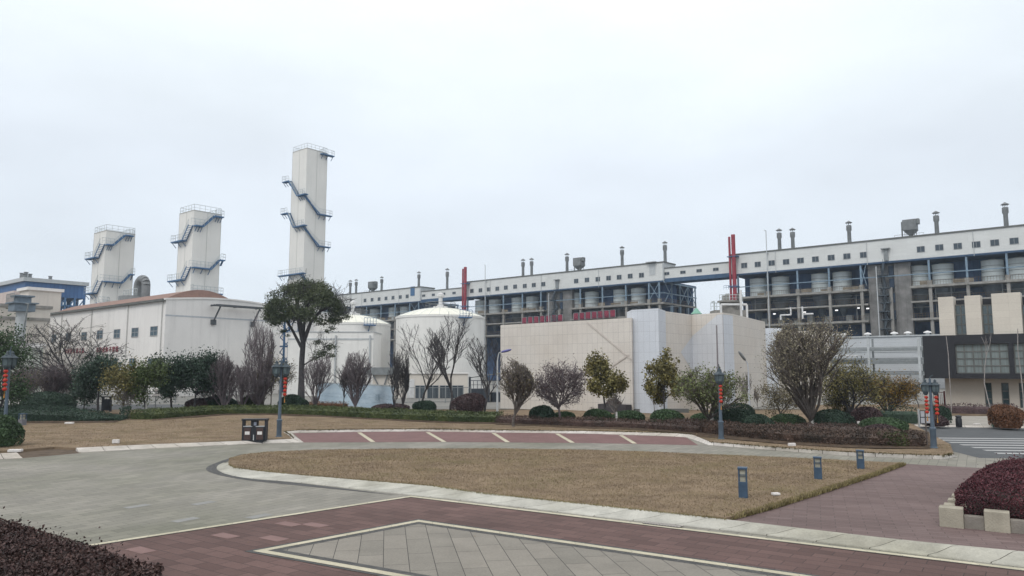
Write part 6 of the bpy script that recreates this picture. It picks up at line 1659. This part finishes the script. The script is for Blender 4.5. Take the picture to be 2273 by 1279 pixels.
# trees: (name,label, px,foot,top,half width px, style, opts)
T = [
 ('bare_tree','bare spreading tree in front of the white hall windows, with a wide flat crown',165,905,698,108,'spread',dict(trunk=.30,r0=.15,bark=B_dark,reach=.85,twig=.016,kids=(8,6,5,5,3),nleaf=900,leaf=.12,leaf_m=L_brown,levels=4,leafspread=.1)),
 ('bare_shrub_tree','brown-purple bare thicket shrub at the far left above the dark shrub mass',52,912,806,34,'upright',dict(trunk=.06,r0=.06,bark=B_purp,levels=4,kids=(12,6,5,4,3),leaf_m=L_brown,nleaf=1800,leaf=.10)),
 ('bare_shrub_tree','brown-purple bare thicket shrub left of the spreading tree trunk',112,909,800,34,'upright',dict(trunk=.06,r0=.06,bark=B_purp,levels=4,kids=(12,6,5,4,3),leaf_m=L_purp,nleaf=2600,leaf=.10)),
 ('bare_shrub_tree','low brown twiggy shrub between the dark green pair and the gable shrubs',462,910,822,26,'round',dict(trunk=.06,r0=.05,bark=B_purp,levels=4,kids=(10,6,5,4,3),leaf_m=L_purp,nleaf=1500,leaf=.10)),
 ('bare_shrub_tree','dull brown twiggy shrub tree right of the bare poplar',585,910,810,24,'upright',dict(trunk=.08,r0=.05,bark=B_brown,levels=4,kids=(10,6,5,4,3),leaf_m=L_brown,nleaf=1800,leaf=.11)),
 ('young_tree','dull green sapling between the lamp and the big dark trunk',634,908,800,20,'upright',dict(trunk=.3,r0=.045,bark=B_brown,leaf_m=L_brown,nleaf=1000,leaf=.12,levels=3)),
 ('evergreen_tree','dense dark green tree left of the two olive trees, before the white hall',217,915,800,34,'round',dict(trunk=.42,r0=.09,bark=B_dark,leaf_m=L_dark,nleaf=9000,leaf=.18,levels=3,leafspread=.36)),
 ('olive_tree','olive-green tree with a whitewashed trunk, left of a matching one',271,922,805,32,'round',dict(trunk=.42,r0=.07,bark=B_dark,leaf_m=L_olive,nleaf=5500,leaf=.15,levels=3,painted=1.1,leafspread=.32)),
 ('olive_tree','olive-green tree beside the dark green pair, right of a matching one',323,922,803,31,'round',dict(trunk=.42,r0=.07,bark=B_dark,leaf_m=L_mid,nleaf=5500,leaf=.15,levels=3,painted=.9,leafspread=.32)),
 ('evergreen_tree','left tree of the dark green pair below the gable canopy',382,912,795,30,'round',dict(trunk=.32,r0=.09,bark=B_dark,leaf_m=L_dark,nleaf=9000,leaf=.18,levels=3,leafspread=.36)),
 ('evergreen_tree','right and fuller tree of the dark green pair below the gable canopy',430,912,790,36,'round',dict(trunk=.28,r0=.10,bark=B_dark,leaf_m=L_dark,nleaf=11000,leaf=.18,levels=3,leafspread=.38)),
 ('bare_tree','small bare tree with a low fork in the gap between the hedges',284,923,846,30,'vase',dict(trunk=.15,r0=.05,bark=B_grey,levels=3)),
 ('bare_shrub_tree','purple-grey upright bare shrub tree below the gable',497,912,772,36,'broom',dict(trunk=.03,r0=.08,bark=B_purp,levels=3,kids=(22,9,6,4,3),reach=.85)),
 ('bare_shrub_tree','second upright bare shrub tree, between the gable and the poplar',537,912,805,26,'broom',dict(trunk=.03,r0=.07,bark=B_purp,levels=3,kids=(18,8,6,3,3),reach=.85)),
 ('bare_poplar','tall bare poplar with ascending twigs left of the big dark tree',572,912,690,33,'broom',dict(trunk=.05,r0=.10,bark=B_purp,levels=3,kids=(24,9,6,4,3),reach=.9)),
 ('young_tree','slim half-bare olive tree behind the lamp by the litter bin',599,911,790,24,'upright',dict(trunk=.3,r0=.05,bark=B_brown,leaf_m=L_olive,nleaf=900,leaf=.13,levels=3)),
 ('bare_shrub_tree','fine purple bare shrub tree just right of the big dark trunk',700,908,782,32,'broom',dict(trunk=.05,r0=.06,bark=B_purp,levels=3,kids=(18,8,5,3,3),reach=.85)),
 ('bare_tree','thin bare tree with few limbs before the blue hoarding',762,911,808,36,'vase',dict(trunk=.28,r0=.05,bark=B_dark,levels=3)),
 ('bare_shrub_tree','tall broom-shaped bare tree before the white box building',789,911,770,32,'broom',dict(trunk=.08,r0=.08,bark=B_purp,levels=3,kids=(22,9,6,4,3),reach=.85)),
 ('bare_poplar','narrow dark bare column tree left of its twin by the larger tank',872,914,772,12,'column',dict(trunk=.1,r0=.06,bark=B_dark,levels=4,kids=(8,7,4,3,3))),
 ('bare_poplar','narrow dark bare column tree at the left side of the larger tank',892,915,755,15,'column',dict(trunk=.1,r0=.07,bark=B_dark,levels=4,kids=(10,8,4,4,3))),
 ('bare_tree','bare vase-shaped tree before the left half of the larger tank',934,905,715,50,'upright',dict(trunk=.28,r0=.10,bark=B_dark,reach=.8,levels=4,kids=(7,5,4,4,3),nleaf=60,leaf=.13,leaf_m=L_purp)),
 ('bare_tree','tallest bare tree before the right half of the larger tank',1000,914,692,54,'upright',dict(trunk=.28,r0=.12,bark=B_dark,reach=.8,levels=4,kids=(7,5,4,4,3))),
 ('bare_tree','bare tree between the larger tank and the cream panelled wall',1075,916,742,42,'upright',dict(trunk=.26,reach=.8,r0=.09,bark=B_dark,levels=4,kids=(6,5,4,4,3))),
 ('twiggy_tree','dense broom-like olive tree at the left end of the cream wall',1140,947,790,49,'upright',dict(trunk=.22,r0=.09,bark=B_brown,levels=4,kids=(12,7,5,4,3),leaf_m=L_brown,nleaf=1800,leaf=.09,leafspread=.1)),
 ('twiggy_tree','round purple-brown tree with dense fine twigs before the cream wall',1243,940,790,54,'round',dict(trunk=.26,r0=.10,bark=B_purp,levels=4,kids=(12,7,5,4,3),leaf_m=L_purp,nleaf=3000,leaf=.10,leafspread=.12)),
 ('leafy_tree','tree with yellow-green leaves before the middle of the cream wall',1345,926,785,38,'round',dict(trunk=.40,r0=.08,bark=B_dark,leaf_m=L_olive,nleaf=5200,leaf=.20,levels=3,leafspread=.17)),
 ('bare_tree','low twisted bare tree with a whitewashed foot before the cream wall',1369,947,868,36,'vase',dict(trunk=.36,r0=.06,bark=B_grey,levels=3,painted=.85)),
 ('leafy_tree','slender yellow-green tree before the pale blue pillar',1474,930,777,33,'round',dict(trunk=.30,r0=.07,bark=B_dark,leaf_m=L_olive,nleaf=5000,leaf=.19,levels=3,leafspread=.16)),
 ('bare_sapling','thin bare sapling before the pale blue pillar',1452,919,838,15,'upright',dict(trunk=.3,r0=.03,bark=B_grey,levels=3)),
 ('leafy_tree','vase-shaped half-green tree behind the middle lantern lamp',1580,958,812,64,'vase',dict(trunk=.24,r0=.10,bark=B_brown,leaf_m=leafmat('leaf_fresh_olive',(0.10,0.125,0.05),(0.15,0.17,0.07)),nleaf=5200,leaf=.12,levels=4,kids=(12,6,4,3,3),painted=1.0,leafspread=.2,reach=.75)),
 ('bare_sapling','thin bare sapling before the pale blue diamond field',1655,912,825,15,'column',dict(trunk=.2,r0=.035,bark=B_grey,levels=3)),
 ('bare_sapling','faint thin sapling right of the blue diamond corner',1682,912,860,8,'column',dict(trunk=.2,r0=.02,bark=B_grey,levels=3)),
 ('twiggy_tree','largest vase-shaped tree with a forked whitewashed trunk',1803,952,706,84,'broom',dict(trunk=.10,r0=.15,bark=B_brown,reach=.95,levels=3,twig=.009,kids=(20,9,6,4,3),painted=.65,leaf_m=leafmat('leaf_tan',(0.20,0.175,0.11),(0.29,0.26,0.18)),nleaf=9000,leaf=.085,leafspread=.25)),
 ('leafy_tree','low round olive tree half hidden left of the forked trunk',1733,935,845,44,'round',dict(trunk=.2,r0=.06,bark=B_brown,leaf_m=L_brown,nleaf=3000,leaf=.11,levels=3,leafspread=.3)),
 ('golden_tree','olive and gold tree between the forked tree and the round golden one',1893,940,800,58,'round',dict(trunk=.16,r0=.10,bark=B_dark,leaf_m=L_olive,nleaf=8000,leaf=.12,levels=4,kids=(8,6,5,4,3),leafspread=.3)),
 ('golden_tree','low round golden-olive tree with dark spreading limbs by the notice board',1972,930,824,72,'round',dict(trunk=.14,r0=.11,bark=B_dark,leaf_m=L_yel,nleaf=9000,leaf=.10,levels=4,kids=(9,6,5,5,3),leafspread=.22)),
 ('bare_sapling','tall thin pale trunk at the corner of the modern building',2112,918,745,14,'column',dict(trunk=.75,r0=.035,bark=B_pale,levels=2,lean=(-.04,0),kids=(4,3,2,2,2))),
 ('bare_sapling','tall pale trunk before the windows of the modern building',2203,921,742,20,'column',dict(trunk=.72,r0=.038,bark=B_pale,levels=2,lean=(-.03,0),kids=(5,3,2,2,2))),
 ('bare_sapling','tall pale trunk at the right edge before the modern building',2273,923,735,14,'column',dict(trunk=.75,r0=.038,bark=B_pale,levels=2,lean=(-.03,0),kids=(5,3,2,2,2))),
 ('bare_tree','purple-grey bare tree behind the dark shrubs at far left',88,905,788,56,'round',dict(trunk=.2,r0=.08,bark=B_purp,levels=4,kids=(10,7,5,4,3),leaf_m=L_purp,nleaf=1500,leaf=.10)),
 ('bare_tree','small purple-grey bare tree at the foot of the spreading tree',140,905,812,34,'round',dict(trunk=.2,r0=.06,bark=B_purp,levels=4,kids=(9,6,5,4,3),leaf_m=L_brown,nleaf=2000,leaf=.11)),
 ('evergreen_tree','dark leafy tree cut by the left edge behind the lantern lamp',-8,935,690,48,'round',dict(trunk=.24,r0=.12,bark=B_dark,leaf_m=L_green,nleaf=6500,leaf=.16,levels=4,kids=(7,5,4,4,3),leafspread=.3)),
 ('purple_leaf_tree','dull green tree squeezed between the spreading tree and the dark evergreen',186,912,842,26,'round',dict(trunk=.2,r0=.06,bark=B_dark,leaf_m=L_dark,nleaf=3000,leaf=.15,levels=3,leafspread=.3)),
 ('bare_sapling','thin dark-leaved plant before the grey shed',2040,905,842,18,'round',dict(trunk=.4,r0=.04,bark=B_dark,leaf_m=L_dark,nleaf=220,leaf=.16,levels=3)),
]
for i,(nm,lab,px,pf,pt,hw,style,o_) in enumerate(T):
    b_ = base(px,pf); ht = top_h(px,pt,b_.y); sp = hw*b_.y/1650
    tree(nm, tuple(b_), ht, sp, 500+i*7, label=lab, style=style, **o_)

# the big dark tree: hand-laid limbs and a domed crown
b_ = base(668,896); Y = b_.y
def bt(px,py,dy=0): q = at(px,py,Y+dy)-b_; return Vector((q.x,dy,q.z))
big = empty('camphor_tree', b_, 0, 'big dark evergreen tree with a domed crown and forked trunk, before the tallest tower', 'tree')
tr = MB(); P_ = [bt(668,900),bt(669,850),bt(670,800),bt(673,760)]
R_ = [.36,.28,.25,.24]
limb_k = 1.35
for i in range(3): tr.tube(P_[i],P_[i+1],R_[i]*1.1,R_[i+1]*1.1,12,caps=False)
tr.build('trunk', B_dark, big, smooth=True)
limbs = [([(673,762,0),(664,722,-.3),(662,690,-.5),(655,655,-.6)],.17),([(673,762,0),(690,715,.3),(712,690,.5),(722,655,.6)],.16),([(668,770,0),(650,735,.4),(636,712,.8),(625,680,1.0)],.12),
 ([(672,758,0),(676,710,.8),(680,672,1.6),(690,645,2.0)],.12),([(672,758,0),(668,715,-1.0),(680,680,-1.8),(672,650,-2.2)],.11),([(690,715,.3),(680,690,-.2),(690,660,-.8)],.10),([(708,693,.5),(730,683,.2),(748,665,.3)],.08),([(700,705,.4),(735,715,-.4),(765,705,-.6),(775,700,-.6)],.05),
 ([(668,815,0),(690,800,-.4),(712,790,-.6),(722,770,-.6)],.06),([(636,712,.8),(615,700,.5),(600,690,.3)],.06),([(660,700,-.4),(640,675,-1.2),(628,655,-1.6)],.08)]
brm = MB(); tips = []
rnd = random.Random(77); rng = np.random.default_rng(77)
def sub(p,d,L,r,lev):
    pts = [p]; dd = d
    for i in range(3):
        dd = (dd+Vector((rnd.gauss(0,.2),rnd.gauss(0,.2),rnd.gauss(0,.15)+.06))).normalized(); pts.append(pts[-1]+dd*L/3)
    for i in range(3): brm.tube(pts[i],pts[i+1],max(.012,r*(1-i*.2)),max(.010,r*(.8-i*.2)),4,caps=False)
    tips.extend(pts[2:])
    if lev < 3:
        for k in range(4):
            q = pts[rnd.choice((1,2,3))]; a = Vector((rnd.gauss(0,1),rnd.gauss(0,1),rnd.gauss(.35,.7))).normalized()
            sub(q,(dd*.8+a*.9).normalized(),L*.68,r*.55,lev+1)
for pts,r in limbs:
    Q = [bt(*q) for q in pts]
    for i in range(len(Q)-1):
        f0, f1 = 1-i/len(Q)*.7, 1-(i+1)/len(Q)*.7; brm.tube(Q[i],Q[i+1],r*f0*limb_k,r*f1*limb_k,7,caps=False)
    for k in range(7):
        i = rnd.randint(max(0,len(Q)-3),len(Q)-2); q = Q[i].lerp(Q[i+1],rnd.random()); a = Vector((rnd.gauss(0,1),rnd.gauss(0,1),rnd.gauss(.5,.6))).normalized()
        sub(q,((Q[i+1]-Q[i]).normalized()*.7+a).normalized(),1.3,r*.35,1)
brm.build('limbs', B_dark, big)
# crown: shell of clumps on a dome
cc = bt(677,694); rx = 84*Y/1650; rz_ = 71*Y/1650
cl = []
while len(cl) < 420:
    d = rng.normal(size=3); d /= np.linalg.norm(d)
    hr_ = math.hypot(d[0],d[1])
    if d[2] < -.38 or (d[2] < .15 and hr_ < .80): continue
    if math.sin(4.3*d[0]+1.3)*math.cos(5.1*d[1])+math.sin(6*d[2]+3*d[0]) > 1.05: continue
    rr = rng.uniform(.70,1.0)**.6 * (1+.06*math.sin(5*d[0]+3*d[1])+.05*math.sin(9*d[0]-4*d[2]))
    cl.append((cc.x+d[0]*rr*rx, cc.y+d[1]*rr*rx*.95, cc.z+d[2]*rr*rz_*(1 if d[2] > 0 else .9)))
C = np.array(cl); k = rng.integers(0,len(C),27000)
P = C[k] + rng.normal(size=(27000,3))*np.array([.27,.27,.17])
ex = []
for px,py,r_,n_ in ((600,702,14,520),(612,718,11,330),(628,708,11,300),(597,685,12,320),(640,698,9,160),(755,682,11,300),(742,700,7,100),(770,703,10,160),(752,712,8,110),(738,728,9,140),(725,735,6,80),(732,770,14,420),(715,785,15,420),(700,795,10,200),(735,790,9,160),(705,760,10,140),(610,712,12,260),(600,695,12,260),(628,735,7,80),(640,745,6,60)):
    q = bt(px,py,-.5); s_ = r_*Y/1650*.55; ex.append(np.array([q.x,q.y,q.z]) + rng.normal(size=(n_,3))*np.array([s_,s_,s_*.6]))
V,F = leaf_arrays(np.concatenate([P]+ex), .17, rng, aspect=.55)
npmesh('foliage', V, F, leafmat('leaf_camphor',(0.052,0.074,0.044),(0.100,0.118,0.062),sc=.5), big)

# soil and leaf litter below the planting, fallen leaves on the grass
def soil(pts, z=.125): 
    o = sheet('soil_bed', pts, z, M_soil); return o
soil(hp([(1545,970),(1640,978),(1740,987),(1850,994),(1960,997),(2066,998),(2062,960),(1960,942),(1750,938),(1560,944)]), .135)
soil(hp([(1100,943),(1200,948),(1300,952),(1400,955),(1480,960),(1545,966),(1545,944),(1400,934),(1200,930),(1100,930)]), .135)
soil(hp([(-60,940),(130,940),(262,938),(262,918),(-60,914)]), .135)
soil(hp([(338,935),(420,928),(500,922),(600,921.5),(700,925),(850,933.5),(1000,940),(1100,941.5),(1100,915),(700,905),(340,908)]), .135)
M_fall = mat('fallen_leaves', (0.17,0.085,0.045), rough=.8, var=.3, scale=3, island=.6, col2=(0.25,0.15,0.07))
def litter(poly, zf, n, seed, size, m_=None):
    rng = np.random.default_rng(seed); P = np.array([(p[0],p[1]) for p in poly]); mn, mx_ = P.min(0), P.max(0)
    c = rng.uniform(mn,mx_,size=(n*4,2)); ins = np.zeros(len(c),bool)
    for i in range(len(P)):
        a,bq = P[i],P[(i+1)%len(P)]; cond = (a[1]>c[:,1])!=(bq[1]>c[:,1])
        with np.errstate(divide='ignore',invalid='ignore'): xx=(bq[0]-a[0])*(c[:,1]-a[1])/(bq[1]-a[1])+a[0]
        ins ^= cond&(c[:,0]<xx)
    c = c[ins]; cl_ = np.sin(c[:,0]*1.1+seed)+np.cos(c[:,1]*1.7)+rng.normal(size=len(c))*.9; c = c[cl_>.2][:n]
    Z = np.array([zf(x,y) for x,y in c]); Pn = np.stack([c[:,0],c[:,1],Z],1)
    V,F_ = leaf_arrays(Pn,size,rng,flat=.85); V[:,2] = np.repeat(Z,4)+np.abs(V[:,2]-np.repeat(Z,4))*.3+.004
    o = npmesh('fallen_leaves',V,F_,m_ or M_fall); o['kind']='stuff'
litter(rl1, lambda x,y: .15, 3500, 31, .09)
litter(isl, lambda x,y: z_isl(x,y)+.03, 260, 32, .06)
litter([Vector((-12,14)),Vector((14,14)),Vector((16,30)),Vector((-12,38))], lambda x,y: .012, 60, 33, .06)
litter([G(1612,1158),G(2003,1036),G(2030,1040),G(1660,1160)], lambda x,y: .010, 150, 34, .05)
litter([G(900,1104),G(2273,1268),G(2273,1261),G(900,1100)], lambda x,y: .010, 60, 35, .05)

# ------------------------------------------------------------------ thin blue haze between the camera and the works
hz_ = MB(); hz_.box(-1150,1150,-70,1500,-1.5,64); ho = hz_.build('haze', None); ho['kind'] = 'stuff'
hm = bpy.data.materials.new('haze_air'); hm.use_nodes = True; hn = hm.node_tree.nodes; hn.clear()
pv = hn.new('ShaderNodeVolumePrincipled'); pv.inputs['Color'].default_value = (0.78,0.89,1.0,1); pv.inputs['Density'].default_value = 0.00032; pv.inputs['Anisotropy'].default_value = 0.2
hou = hn.new('ShaderNodeOutputMaterial'); hm.node_tree.links.new(pv.outputs[0], hou.inputs['Volume']); ho.data.materials.append(hm)
